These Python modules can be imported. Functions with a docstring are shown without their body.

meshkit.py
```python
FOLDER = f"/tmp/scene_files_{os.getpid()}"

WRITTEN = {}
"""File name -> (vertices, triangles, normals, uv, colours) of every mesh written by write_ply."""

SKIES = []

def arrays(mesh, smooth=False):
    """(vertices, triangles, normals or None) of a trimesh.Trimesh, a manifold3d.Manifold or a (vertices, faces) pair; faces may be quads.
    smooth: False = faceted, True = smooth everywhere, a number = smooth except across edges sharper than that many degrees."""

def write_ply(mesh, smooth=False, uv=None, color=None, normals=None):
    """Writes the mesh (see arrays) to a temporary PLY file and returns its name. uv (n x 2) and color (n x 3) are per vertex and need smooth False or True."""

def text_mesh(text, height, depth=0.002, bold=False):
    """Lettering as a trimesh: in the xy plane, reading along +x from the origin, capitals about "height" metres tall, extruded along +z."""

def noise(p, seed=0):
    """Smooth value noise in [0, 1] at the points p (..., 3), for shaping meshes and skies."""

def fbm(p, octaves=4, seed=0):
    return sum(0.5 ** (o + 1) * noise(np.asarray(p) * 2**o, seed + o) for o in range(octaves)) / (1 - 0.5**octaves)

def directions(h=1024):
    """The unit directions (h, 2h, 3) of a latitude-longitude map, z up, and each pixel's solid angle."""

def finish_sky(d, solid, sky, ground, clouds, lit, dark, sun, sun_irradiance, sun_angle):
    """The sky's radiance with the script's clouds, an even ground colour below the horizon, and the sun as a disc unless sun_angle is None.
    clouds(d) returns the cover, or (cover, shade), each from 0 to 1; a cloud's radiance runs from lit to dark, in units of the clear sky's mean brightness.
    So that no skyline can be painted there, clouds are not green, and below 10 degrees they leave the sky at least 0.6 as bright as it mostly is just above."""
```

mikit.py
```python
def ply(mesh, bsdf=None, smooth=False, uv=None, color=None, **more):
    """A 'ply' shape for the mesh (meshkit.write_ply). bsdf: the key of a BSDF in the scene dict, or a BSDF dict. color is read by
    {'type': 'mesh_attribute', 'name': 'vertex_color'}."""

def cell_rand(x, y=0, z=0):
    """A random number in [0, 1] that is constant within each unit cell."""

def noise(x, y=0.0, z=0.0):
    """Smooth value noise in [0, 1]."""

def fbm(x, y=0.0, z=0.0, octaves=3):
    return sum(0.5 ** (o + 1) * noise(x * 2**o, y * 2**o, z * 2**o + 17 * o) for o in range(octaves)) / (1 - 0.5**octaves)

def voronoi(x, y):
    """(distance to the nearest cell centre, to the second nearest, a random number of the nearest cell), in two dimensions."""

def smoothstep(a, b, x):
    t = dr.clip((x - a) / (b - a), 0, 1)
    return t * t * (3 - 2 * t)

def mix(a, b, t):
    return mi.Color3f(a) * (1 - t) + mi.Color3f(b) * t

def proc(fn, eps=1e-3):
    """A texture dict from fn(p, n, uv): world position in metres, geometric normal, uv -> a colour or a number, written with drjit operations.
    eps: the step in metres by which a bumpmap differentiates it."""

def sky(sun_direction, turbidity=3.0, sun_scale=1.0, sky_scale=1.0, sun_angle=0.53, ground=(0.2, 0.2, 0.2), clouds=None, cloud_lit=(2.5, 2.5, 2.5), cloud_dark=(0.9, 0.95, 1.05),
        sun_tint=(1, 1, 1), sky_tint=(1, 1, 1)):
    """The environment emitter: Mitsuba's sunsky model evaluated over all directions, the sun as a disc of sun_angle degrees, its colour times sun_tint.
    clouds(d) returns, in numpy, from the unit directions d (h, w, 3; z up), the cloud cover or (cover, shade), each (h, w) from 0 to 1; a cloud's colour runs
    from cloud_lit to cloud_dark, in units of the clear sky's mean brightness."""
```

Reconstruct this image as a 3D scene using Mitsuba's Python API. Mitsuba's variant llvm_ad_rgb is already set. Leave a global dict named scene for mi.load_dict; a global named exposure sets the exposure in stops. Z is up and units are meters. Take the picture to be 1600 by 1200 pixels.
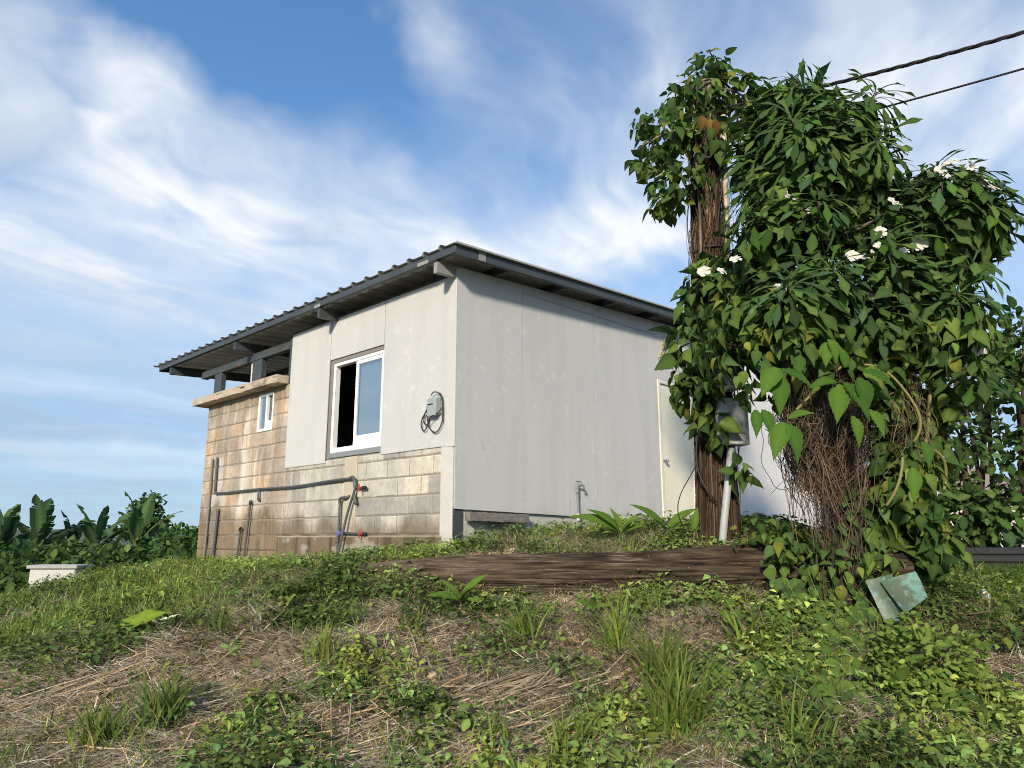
import math, random
import numpy as np, trimesh, drjit as dr, mitsuba as mi, mikit, meshkit
from scipy.interpolate import RBFInterpolator
from mikit import noise as tn, fbm as tf, smoothstep as ss, mix, cell_rand

rng = np.random.default_rng(7)
random.seed(7)
T4 = mi.ScalarTransform4f
scene, labels = {}, {}

# ------------------------------------------------------------------ camera, sky, exposure
EYE = 1.55                                   # the lens is 1.55 m above the lane, level with the house floor
PITCH = math.radians(12.0)
FPX = 1130.0                                 # focal length in pixels of the 1600 wide photograph
scene['camera'] = {'type': 'perspective', 'fov': math.degrees(2 * math.atan(800 / FPX)), 'fov_axis': 'x', 'near_clip': 0.05, 'far_clip': 9000.0,
                   'to_world': T4().look_at(origin=[0, 0, EYE], target=[0, math.cos(PITCH), EYE + math.sin(PITCH)], up=[0, 0, 1])}
exposure = 2.9

AZL = math.radians(46.1)
Lv = np.array([-math.sin(AZL), math.cos(AZL), 0])      # along the block facade, away from the near corner
Rv = np.array([math.cos(AZL), math.sin(AZL), 0])       # along the door facade, away from the near corner
C0 = np.array([-.58, 7.3, 0])
SUN = -.56 * Rv - .31 * Lv + np.array([0, 0, .262])


def clouds(d):
    az = np.degrees(np.arctan2(d[..., 0], d[..., 1]))
    el = np.degrees(np.arcsin(np.clip(d[..., 2], -1, 1)))
    z = np.maximum(d[..., 2], 0) + .10
    q = np.stack([d[..., 0] / z, d[..., 1] / z, np.zeros_like(z)], -1)      # the plane of the cirrus, seen in perspective
    fb = meshkit.fbm
    warp = np.stack([fb(q * 1.1 + 5, 5, 3), fb(q * 1.1 + 31, 5, 13), 0 * z], -1) - .5
    s = (q + .5 * warp) @ np.array([[.62, -.78, 0], [.78, .62, 0], [0, 0, 1]])
    streak = fb((s + .25 * warp) * np.array([1.2, 2.7, 1]) + 3, 8, 11)
    hair = fb(s * np.array([5.5, 12, 1]) + 2.2 * warp, 6, 31)
    soft = fb(q * .8 + warp + 9, 6, 23)
    a3 = np.stack([az, el, 0 * az], -1)
    w2 = np.stack([fb(a3 / 7, 5, 61), fb(a3 / 7 + 40, 5, 62), 0 * az], -1) - .5
    puff = fb(a3 * np.array([1 / 4.2, 1 / 3.0, 1]) + 1.2 * w2, 7, 41)
    aw, ew = az + 9 * w2[..., 0], el + 7 * w2[..., 1]

    def blob(a, e, sa, se):
        return np.exp(-((aw - a) / sa) ** 2 - ((ew - e) / se) ** 2)

    wisp = np.clip((streak - .40) * 2.7, 0, 1) * np.clip(.10 + 2.8 * (hair - .27), 0, 1.7)
    veil = np.clip((soft - .36) * 1.8, 0, 1)
    low = np.clip((22 - el) / 14, 0, 1)
    form = (.78 * blob(-31, 21.5, 13, 7) + .55 * blob(-32, 30.3, 6, 3) + 1.1 * blob(4, 22.3, 15, 2.8) + .5 * blob(-13, 19, 13, 4.5) + .38 * blob(18, 29, 26, 9) + .35 * blob(34, 25, 14, 9) + .50 * blob(-8, 38.5, 3.2, 3.4) + .25 * blob(-12, 28, 8, 4)
            - .62 * blob(-22, 36.5, 12, 4.2) - .22 * blob(-11, 30.5, 9, 3.0) - .45 * blob(9, 18.8, 6, 1.7) - .2 * blob(2, 28.5, 5, 2))
    cover = .04 + .46 * wisp * (.55 + .8 * puff) + .20 * veil * (1 - .4 * low) + form * (.24 + .50 * puff + .75 * wisp)
    bands = fb(np.stack([az / 40, el / 1.7, az * 0], -1) + w2 * 1.2, 6, 51)
    cover = cover * (1 + (.56 * hair - .28) * (1 - low)) * (1 - .25 * low) + low * (.62 + .25 * np.clip(bands - .45, 0, 1))
    c1 = np.clip((blob(-24.2, 22.8, 4.2, 2.4) * .75 + 1.5 * puff - .98) * 1.9, 0, 1) * np.exp(-((az + 24) / 7) ** 4 - ((el - 23) / 4.5) ** 4)
    c2 = np.clip((blob(-16.5, 22.9, 4.2, 1.6) * .85 + .9 * puff - .76) * 2.0, 0, 1)
    c3 = np.clip((blob(-39.5, 27.5, 6.0, 6.5) * 1.2 + .9 * puff - .86) * 1.4, 0, 1)
    cover = np.maximum(cover, np.maximum(np.maximum(.90 * c1 * (.55 + .6 * puff), .75 * c2), .95 * c3))
    shade = low * np.clip(1.05 - 2.2 * np.clip(bands - .47, 0, 1) - .25 * form, 0, 1) + .75 * c3 * np.clip((33 - ew) / 9, .25, 1) + .55 * c2 * np.clip((24.0 - ew) / 2, 0, 1) + .25 * np.clip(.52 - puff, 0, 1) * (1 - c1)
    return np.clip(cover * (1 - .12 * cover), 0, .97), np.clip(shade, 0, 1)


scene['sky'] = mikit.sky(SUN.tolist(), turbidity=3, clouds=clouds, cloud_lit=(2.2, 2.28, 2.36), cloud_dark=(.98, 1.22, 1.55), sun_scale=.62, sky_scale=.80, sun_angle=5.0, sun_tint=(.86, .99, 1.29), sky_tint=(.78, 1.0, 1.25), ground=(.14, .13, .09))


# ------------------------------------------------------------------ helpers
def at(px, py, y):
    """World point y metres ahead along the sight line measured at photograph pixel (px, py)."""
    cx, cy = (px - 800) / FPX, (600 - py) / FPX
    d = np.array([cx, math.cos(PITCH) - cy * math.sin(PITCH), math.sin(PITCH) + cy * math.cos(PITCH)])
    return d * (y / d[1]) + np.array([0, 0, EYE])


def H(w, u, z):
    """House coordinates (along the door facade, along the block facade, height) to the world."""
    return C0 + np.multiply.outer(w, Rv) + np.multiply.outer(u, Lv) + np.multiply.outer(z, np.array([0, 0, 1.0]))


def house_mesh(m):
    m = m.copy()
    v = np.array(m.vertices)
    m.vertices = H(v[:, 0], v[:, 1], v[:, 2])
    return m


def cbox(x0, x1, y0, y1, z0, z1, b=.004):
    """A box with chamfered edges."""
    b = min(b, (x1 - x0) * .3, (y1 - y0) * .3, (z1 - z0) * .3)
    pts = []
    for sx in (0, 1):
        for sy in (0, 1):
            for sz in (0, 1):
                x, y, z = (x0, x1)[sx], (y0, y1)[sy], (z0, z1)[sz]
                ix, iy, iz = (b, -b)[sx], (b, -b)[sy], (b, -b)[sz]
                pts += [(x + ix, y + iy, z), (x + ix, y, z + iz), (x, y + iy, z + iz)]
    return trimesh.convex.convex_hull(np.array(pts))


def prism_wz(poly, u0, u1):
    """Polygon in (w, z) made solid between u0 and u1."""
    pts = [(w, u, z) for w, z in poly for u in (u0, u1)]
    return trimesh.convex.convex_hull(np.array(pts))


def cat(ms):
    return trimesh.util.concatenate(ms)


def tube(points, radii, sides=8, caps=True):
    p = np.asarray(points, float)
    r = np.broadcast_to(radii, (len(p),)).astype(float)
    t = np.gradient(p, axis=0)
    t /= np.linalg.norm(t, axis=1, keepdims=True) + 1e-12
    a = np.cross(t[0], [0, 0, 1.0] if abs(t[0][2]) < .9 else [1.0, 0, 0])
    A = []
    for k in range(len(p)):
        a = a - t[k] * np.dot(a, t[k])
        a /= np.linalg.norm(a) + 1e-12
        A.append(a)
    A = np.array(A)
    B = np.cross(t, A)
    ang = np.arange(sides) * 2 * np.pi / sides
    v = (p[:, None] + r[:, None, None] * (np.cos(ang)[None, :, None] * A[:, None] + np.sin(ang)[None, :, None] * B[:, None])).reshape(-1, 3)
    i, j = np.meshgrid(np.arange(len(p) - 1), np.arange(sides), indexing='ij')
    q = np.stack([i * sides + j, i * sides + (j + 1) % sides, (i + 1) * sides + (j + 1) % sides, (i + 1) * sides + j], -1).reshape(-1, 4)
    f = np.vstack([q[:, [0, 1, 2]], q[:, [0, 2, 3]]])
    if caps:
        n = len(v)
        v = np.vstack([v, p[:1], p[-1:]])
        e = (len(p) - 1) * sides
        k = np.arange(sides)
        f = np.vstack([f, np.stack([k * 0 + n, (k + 1) % sides, k], 1), np.stack([k * 0 + n + 1, e + k, e + (k + 1) % sides], 1)])
    return trimesh.Trimesh(v, f, process=False)


def spline(pts, n=24):
    p = np.asarray(pts, float)
    from scipy.interpolate import CubicSpline
    s = np.r_[0, np.cumsum(np.linalg.norm(np.diff(p, axis=0), axis=1))]
    return CubicSpline(s, p)(np.linspace(0, s[-1], n))


_count = {}


def put(key, shape):
    """Adds a shape under key, numbered when the key is taken."""
    n = _count.get(key, 0)
    _count[key] = n + 1
    k = key if n == 0 else f'{key}_{n:03d}'
    scene[k] = shape
    return k


def add(key, mesh, bsdf, smooth=False, color=None):
    return put(key, mikit.ply(mesh, bsdf, smooth=smooth, color=color))


def tag(key, label, cat=None, group=None, kind=None):
    d = {'label': label}
    if cat:
        d['category'] = cat
    if group:
        d['group'] = group
    if kind:
        d['kind'] = kind
    labels[key] = d


def frame(axis, normal, scale=1.0):
    """Rotation with y along axis and z near normal, as (n, 3, 3)."""
    y = axis / (np.linalg.norm(axis, axis=-1, keepdims=True) + 1e-12)
    z = normal - y * (normal * y).sum(-1, keepdims=True)
    z /= np.linalg.norm(z, axis=-1, keepdims=True) + 1e-12
    x = np.cross(y, z)
    return np.stack([x, y, z], -1) * np.asarray(scale)[..., None, None]


def merged(V, F, M, P, col=None, vcol=None):
    """Copies of a template under rotations M (n,3,3) and places P; colours per copy times per vertex shade."""
    n = len(P)
    v = (np.einsum('nij,kj->nki', M, V) + P[:, None]).reshape(-1, 3)
    f = (F[None] + (np.arange(n) * len(V))[:, None, None]).reshape(-1, 3)
    c = None
    if col is not None:
        c = np.repeat(col[:, None], len(V), 1)
        if vcol is not None:
            c = c * vcol[None]
        c = c.reshape(-1, 3)
    return v, f, c


def join(parts):
    vs, fs, cs, o = [], [], [], 0
    for v, f, c in parts:
        vs.append(v)
        fs.append(f + o)
        cs.append(c)
        o += len(v)
    return np.vstack(vs), np.vstack(fs), np.vstack(cs)


def stuff(key, parts, bsdf, smooth=True):
    v, f, c = join(parts)
    return put(key, mikit.ply((v, f), bsdf, smooth=smooth, color=np.clip(c, 0, 1)))


def m4(M, p):
    m = np.eye(4)
    m[:3, :3], m[:3, 3] = M, p
    return T4(m.tolist())


def leaf(profile, n=6, fold=.25, droop=.3, wave=0.0, seed=0):
    """Leaf of unit length along +y: (vertices, triangles, shade per vertex). profile(t) is the half width."""
    r = np.random.default_rng(seed)
    t = np.linspace(0, 1, n + 1)
    w = np.array([profile(x) for x in t])
    z = -droop * t ** 2
    y = t * (1 - .25 * droop * t)
    lift = w * fold + wave * r.normal(0, 1, n + 1) * w
    lift2 = w * fold + wave * r.normal(0, 1, n + 1) * w
    V = np.concatenate([np.stack([-w, y, z + lift], 1), np.stack([0 * w, y, z], 1), np.stack([w, y, z + lift2], 1)])
    m, F = n + 1, []
    for k in range(n):
        for a, b in ((0, m), (m, 2 * m)):
            F += [(a + k, b + k, b + k + 1), (a + k, b + k + 1, a + k + 1)]
    shade = np.concatenate([np.full(m, .95), np.full(m, 1.22), np.full(m, .95)])[:, None] * np.ones(3)
    return V, np.array(F), shade


def pw(*xy):
    xs, ys = zip(*xy)
    return lambda t: float(np.interp(t, xs, ys))


def unit(v):
    return v / (np.linalg.norm(v, axis=-1, keepdims=True) + 1e-12)


def jitter_col(n, base, spread=.25, hue=.12, r=rng):
    b = np.asarray(base, float)
    k = np.exp(r.normal(0, spread, (n, 1)))
    h = r.normal(0, hue, (n, 1))
    return np.clip(b * k * (1 + h * np.array([1.3, .2, -.8])), .004, .9)


# ------------------------------------------------------------------ materials
def lin(r, g, b):
    return [((c / 255 + .055) / 1.055) ** 2.4 if c > 10 else c / 3295 for c in (r, g, b)]


def rgb(*c):
    return {'type': 'rgb', 'value': list(map(float, c))}


def plain(name, c, rough=.6, metallic=0.0, spec=.5, **kw):
    scene[name] = {'type': 'twosided', 'bsdf': {'type': 'principled', 'base_color': c if isinstance(c, dict) else rgb(*c), 'roughness': rough, 'metallic': metallic, 'specular': spec, **kw}}


VC = {'type': 'mesh_attribute', 'name': 'vertex_color'}
scene['mat_leaf'] = {'type': 'principledthin', 'base_color': VC, 'roughness': .36, 'diff_trans': .6, 'eta': 1.45}
scene['mat_grass'] = {'type': 'principledthin', 'base_color': VC, 'roughness': .6, 'diff_trans': .5, 'eta': 1.25}
plain('mat_vertex', VC, .85, spec=.15)


def uz(p):
    d = p - mi.Point3f(*map(float, C0))
    return dr.dot(d, mi.Vector3f(*map(float, Lv))), p.z, dr.dot(d, mi.Vector3f(*map(float, Rv)))


def block_col(p, n, uv):
    u, z, w = uz(p)
    row = dr.floor((z - 1.585) / .2035)
    k = cell_rand(dr.floor((u + .2 * (row - 2 * dr.floor(row / 2))) / .4), row, 5)
    k2 = cell_rand(dr.floor((u + .2 * (row - 2 * dr.floor(row / 2))) / .4), row, 9)
    grey = mix((.39, .372, .335), (.26, .252, .24), ss(.2, .8, k))
    grey = mix(grey, (.455, .42, .35), ss(.60, .9, k2))
    tan = mix((.375, .305, .24), (.30, .262, .22), ss(.2, .8, k))
    tan = mix(tan, (.41, .30, .21), ss(.66, .9, k2))
    c = mix(grey * 1.14, tan * 1.08, ss(3.25, 3.5, u + .35 * (tn(u * 2, z * 2, 3.0) - .5)))
    c = c * (.80 + .42 * tf(u * 22, z * 22, w * 22, octaves=4))
    streak = tf(u * 13 + 2 * tn(z * 2, u * 3), z * .8, 3.0, octaves=3)
    c = mix(c, (.60, .56, .47), .65 * ss(.52, .74, streak) * ss(2.6, 3.6, u))
    c = mix(c, (.19, .16, .125), .45 * ss(.56, .36, tf(u * 9, z * .7, 8.0, octaves=3)) * ss(1.2, 4.0, u))
    c = c * (.82 + .36 * tf(u * 4, z * 4, 6.0, octaves=4))
    # lime washed run below the old joint
    run = dr.exp(-dr.square((u - 4.62 - .06 * dr.sin(z * 5) + .15 * (tn(z * 3, 2.0) - .5)) / (.05 + .06 * tn(z * 6, 7.0))))
    c = mix(c, (.58, .555, .50), .8 * run * ss(3.5, 3.2, z) * ss(1.5, 1.9, z) * ss(.35, .6, tn(u * 15, z * 4, 4.0) + .3))
    # grey mortar smeared along the pipe chases
    def smear(u0, u1, z0, z1):
        e = .05 * (tf(u * 14, z * 6, 3.0, octaves=4) - .5)
        return ss(u0 - .03, u0 + .01, u + e) * ss(u1 + .03, u1 - .01, u + e) * ss(z0 - .05, z0 + .03, z + 2 * e) * ss(z1 + .05, z1 - .03, z + 2 * e)
    patch = dr.maximum(dr.maximum(smear(5.24, 5.37, 2.24, 2.73), smear(5.08, 5.55, 2.0, 2.2)), dr.maximum(smear(5.30, 5.50, 1.45, 2.05), smear(3.95, 4.42, 1.98, 2.17)))
    c = mix(c, mix((.36, .35, .335), (.52, .51, .48), tf(u * 9, z * 9, 2.0, octaves=4)), .85 * patch)
    # damp and moss creeping up from the ground
    edge = 1.56 + .36 * tf(u * 3.0, 2.0, 1.0, octaves=4) + .22 * ss(3.2, 4.2, u)
    wet = ss(edge + .12, edge - .14, z + .06 * (tn(u * 30, z * 30) - .5))
    c = mix(c, mix((.10, .083, .055), (.15, .10, .05), tn(u * 6, z * 6)), .72 * wet)
    c = mix(c, (.085, .085, .03), .5 * wet * ss(.55, .75, tf(u * 5, z * 5, 2.0)))
    top = ss(3.35, 3.58, z + .12 * tn(u * 14, 1.0)) * ss(3.0, 3.6, u)
    return mix(c, (.15, .12, .09), .55 * top)


def rel(fn, h):
    return lambda p, n, uv: fn(p) * h


def bumped(name, color, bump, h, rough=.85, spec=.2, eps=2e-3, metallic=0.0):
    scene[name] = {'type': 'twosided', 'bsdf': {'type': 'bumpmap', 'arbitrary': mikit.proc(lambda p, n, uv: bump(p), eps=eps), 'scale': h,
                                                 'bsdf': {'type': 'principled', 'base_color': mikit.proc(color) if callable(color) else rgb(*color), 'roughness': rough, 'specular': spec, 'metallic': metallic}}}


bumped('mat_block', block_col, lambda p: tf(p.x * 60, p.y * 60, p.z * 60, octaves=3), .006)


def mortar_col(p, n, uv):
    u, z, w = uz(p)
    c = mix((.19, .17, .14), (.30, .27, .225), tf(u * 12, z * 12, w * 12))
    wet = ss(1.75, 1.5, z + .2 * (tn(u * 5, z * 5) - .5))
    return mix(c, (.085, .07, .045), .8 * wet)


plain('mat_mortar', mikit.proc(mortar_col), .9, spec=.1)


def footing_col(p, n, uv):
    u, z, w = uz(p)
    c = mix((.12, .095, .065), (.20, .155, .105), tf(u * 8, z * 12, w * 8, octaves=4))
    c = mix(c, (.33, .30, .26), .8 * ss(.58, .75, tf(u * 4, z * 7, 4.0, octaves=4)))
    c = mix(c, (.055, .05, .03), .7 * ss(.5, .7, tf(u * 14, z * 1.3, 7.0)))
    c = mix(c, (.09, .10, .03), .6 * ss(.58, .7, tf(u * 6 + 4, z * 3, 5.0)))
    return mix(c, (.30, .265, .21), ss(1.545, 1.575, z))


bumped('mat_footing', footing_col, lambda p: tf(p.x * 40, p.y * 40, p.z * 40, octaves=3), .01)


def panel_col(p, n, uv):
    u, z, w = uz(p)
    s = u + w
    c = mix((.455, .462, .467), (.515, .521, .523), tf(s * 1.1 + .5 * z, z * .8, 3.0, octaves=5))
    c = c * (.97 + .06 * tf(s * 60, z * 60, 2.0))
    run = tf(s * 9 + .3 * tn(z * 3, 1.0), z * .35, 9.0, octaves=4)
    c = mix(c, (.56, .57, .58), .30 * ss(.48, .74, run) * ss(3.4, 2.4, z) * ss(.2, .5, w + .4 * tn(z, 2.0)))
    c = mix(c, (.39, .395, .40), .20 * ss(.52, .72, tf(s * 6 + 5, z * .5, 2.0, octaves=4)))
    scuff = ss(.80, .88, tn(s * 34 + 4 * tn(z * 9, s * 9), z * 15, 5.0)) * ss(.55, .75, tf(s * 1.6, z * 1.6, 1.0)) * ss(2.9, 2.2, z)
    c = mix(c, (.26, .245, .23), .25 * scuff)
    c = mix(c, (.62, .62, .61), .3 * ss(.66, .8, tf(s * 12 + 9, z * 12, 4.0, octaves=4)) * ss(.5, .7, tn(s * 1.3, z * 1.3, 8.0)))
    return mix(c, (.33, .31, .27), .30 * ss(2.02, 1.78, z + .15 * tn(s * 9, 2.0)) * ss(.3, .6, w))


plain('mat_panel', mikit.proc(panel_col), .8, spec=.2)
plain('mat_panel_white', mikit.proc(lambda p, n, uv: mix((.66, .66, .665), (.58, .58, .59), tf(p.x * 2, p.y * 2, p.z * 2, octaves=4))), .8, spec=.2)
plain('mat_trim', (.49, .49, .48), .75, spec=.2)
bumped('mat_concrete', lambda p, n, uv: mix(mix((.46, .455, .435), (.54, .535, .52), tf(p.x * 14, p.y * 14, p.z * 9, octaves=4)), (.30, .25, .18), .6 * ss(1.75, 1.5, p.z + .2 * tn(p.x * 9, p.y * 9))), lambda p: tf(p.x * 50, p.y * 50, p.z * 50), .006)
bumped('mat_pilaster', lambda p, n, uv: mix(mix((.40, .355, .28), (.47, .43, .355), tf(p.x * 9, p.y * 9, p.z * 5, octaves=4)), (.22, .17, .12), .7 * ss(1.80, 1.55, p.z + .3 * (tf(p.x * 12, p.y * 12, p.z * 3) - .5))), lambda p: tf(p.x * 40, p.y * 40, p.z * 40), .008)
bumped('mat_ledge', lambda p, n, uv: mix(mix((.46, .40, .315), (.33, .285, .225), tf(p.x * 9, p.y * 9, p.z * 14, octaves=4)), (.12, .10, .08), .7 * ss(.56, .72, tf(p.x * 5, p.y * 5, p.z * 5, octaves=4))), lambda p: tf(p.x * 40, p.y * 40, p.z * 40), .012)
bumped('mat_base', lambda p, n, uv: mix(mix((.40, .40, .385), (.47, .46, .44), tf(p.x * 3, p.y * 3, p.z * 6, octaves=4)), (.27, .235, .19), ss(.55, .72, tf(p.x * 2.2 + 3, p.y * 2.2, p.z * 1.5, octaves=4))), lambda p: tf(p.x * 45, p.y * 45, p.z * 45), .005)
plain('mat_steel', mikit.proc(lambda p, n, uv: mix(mix((.045, .056, .063), (.078, .09, .097), tf(p.x * 7, p.y * 7, p.z * 7, octaves=4)), (.15, .10, .07), .6 * ss(.64, .78, tf(p.x * 5, p.y * 5, p.z * 9 + 4)))), .55, metallic=.25)
plain('mat_steel_pale', (.24, .245, .24), .6)


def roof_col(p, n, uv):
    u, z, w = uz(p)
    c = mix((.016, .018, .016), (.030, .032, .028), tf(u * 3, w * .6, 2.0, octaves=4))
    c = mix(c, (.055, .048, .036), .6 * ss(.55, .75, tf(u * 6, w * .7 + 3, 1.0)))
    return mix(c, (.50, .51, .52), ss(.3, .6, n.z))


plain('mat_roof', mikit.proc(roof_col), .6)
plain('mat_edge', (.36, .37, .38), .5)
plain('mat_white', mikit.proc(lambda p, n, uv: mix((.78, .79, .80), (.68, .685, .69), tf(p.x * 9, p.y * 9, p.z * 5))), .4)
plain('mat_sill', (.20, .22, .235), .6)
plain('mat_jamb', (.19, .18, .165), .8)
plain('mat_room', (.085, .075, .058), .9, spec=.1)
scene['mat_glass'] = {'type': 'blendbsdf', 'weight': .42, 'a': {'type': 'thindielectric', 'int_ior': 1.55}, 'b': {'type': 'twosided', 'bsdf': {'type': 'conductor', 'specular_reflectance': rgb(.62, .74, .80)}}}
plain('mat_curtain', (.21, .27, .31), .9)
plain('mat_mesh', (.10, .105, .11), .8)
plain('mat_door', mikit.proc(lambda p, n, uv: mix((.78, .745, .60), (.71, .68, .55), tf(p.x * 2, p.y * 2, p.z * 1.3, octaves=4))), .55)
plain('mat_door_frame', (.68, .655, .56), .55)
plain('mat_chrome', (.7, .7, .7), .2, metallic=1.0)
plain('mat_pipe', (.066, .070, .077), .5)
plain('mat_pvc', mikit.proc(lambda p, n, uv: mix(mix((.30, .325, .335), (.38, .40, .41), tf(p.x * 12, p.y * 12, p.z * 4)), (.18, .16, .12), .7 * ss(.62, .75, tf(p.x * 20, p.y * 20, p.z * 14)))), .5)
plain('mat_conduit', mikit.proc(lambda p, n, uv: mix((.50, .45, .34), (.36, .31, .22), tf(p.x * 16, p.y * 16, p.z * 5, octaves=4))), .5)
plain('mat_red', (.42, .03, .045), .4)
plain('mat_purple', (.12, .10, .34), .5)
plain('mat_black', (.014, .014, .015), .5)
plain('mat_box', mikit.proc(lambda p, n, uv: mix(mix((.37, .395, .41), (.45, .47, .48), tf(p.x * 9, p.y * 9, p.z * 9)), (.20, .13, .08), .6 * ss(.66, .78, tf(p.x * 14, p.y * 14, p.z * 14, octaves=4)))), .45)
plain('mat_yellow', (.62, .50, .16), .6)
plain('mat_blue_mark', (.40, .40, .58), .8)


def log_col(p, n, uv):
    a = dr.dot(p, mi.Vector3f(.958, -.286, .012))
    b = p.z
    g = tf(a * 2.2, b * 70, p.y * 12, octaves=4)
    c = mix((.020, .014, .010), (.088, .063, .046), ss(.3, .75, g))
    c = mix(c, (.15, .122, .098), .85 * ss(.58, .78, tf(a * 6, b * 110, 4.0, octaves=4)) * ss(.42, .62, tn(a * 3, b * 9, 2.0)))
    return mix(c, (.16, .118, .085), .55 * ss(-1.0, -2.6, a) * ss(.25, .7, tf(a * 5, b * 26, p.y * 5, octaves=4)))


bumped('mat_log', log_col, lambda p: tf((p.x - p.y * .3) * 4, p.z * 60, p.y * 20, octaves=4), .012, rough=.85, spec=.15)
bumped('mat_pole', lambda p, n, uv: mix(mix((.028, .02, .015), (.07, .052, .04), tf(p.x * 34, p.y * 34, p.z * 1.4, octaves=4)), (.26, .225, .18), ss(3.0, 4.2, p.z) * ss(.3, .7, tf(p.x * 30, p.y * 30, p.z * 2))), lambda p: tf(p.x * 60, p.y * 60, p.z * 2.5, octaves=3), .008)


def teal_col(p, n, uv):
    c = mix((.085, .20, .16), (.15, .29, .235), tf(p.x * 7, p.y * 7, p.z * 7, octaves=4))
    dirt = tf(p.x * 30, p.y * 30, p.z * 30, octaves=5)
    c = mix(c, (.05, .062, .03), .8 * ss(.48, .76, dirt + .30 * ss(2.60, 2.46, p.x)))
    return mix(c, (.10, .085, .055), .25 * ss(.5, .7, tf(p.x * 9 + 3, p.y * 9, p.z * 9, octaves=4)))


plain('mat_teal', mikit.proc(teal_col), .5)
plain('mat_planter', (.018, .019, .021), .55)
bumped('mat_slab', lambda p, n, uv: mix((.11, .10, .092), (.25, .235, .215), tf(p.x * 24, p.y * 24, p.z * 24, octaves=4)), lambda p: tf(p.x * 60, p.y * 60, p.z * 60), .008)
plain('mat_petal', (.84, .84, .80), .6)


def soil_col(p, n, uv):
    big = tf(p.x * .9, p.y * .9, 2.0, octaves=4)
    c = mix((.10, .077, .057), (.28, .22, .16), ss(.3, .7, tf(p.x * 9, p.y * 9, p.z * 9, octaves=5)))
    c = mix(c, mix((.30, .235, .165), (.46, .37, .26), tn(p.x * 70, p.y * 70, p.z * 70)), ss(.52, .66, big) * ss(.35, .6, tf(p.x * 22, p.y * 22, p.z * 22, octaves=3)))
    far = ss(13, 22, dr.sqrt(p.x * p.x + p.y * p.y))
    return mix(c, mix((.022, .034, .012), (.05, .07, .022), tf(p.x * .05, p.y * .05, 1.0, octaves=4)), far)


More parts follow.
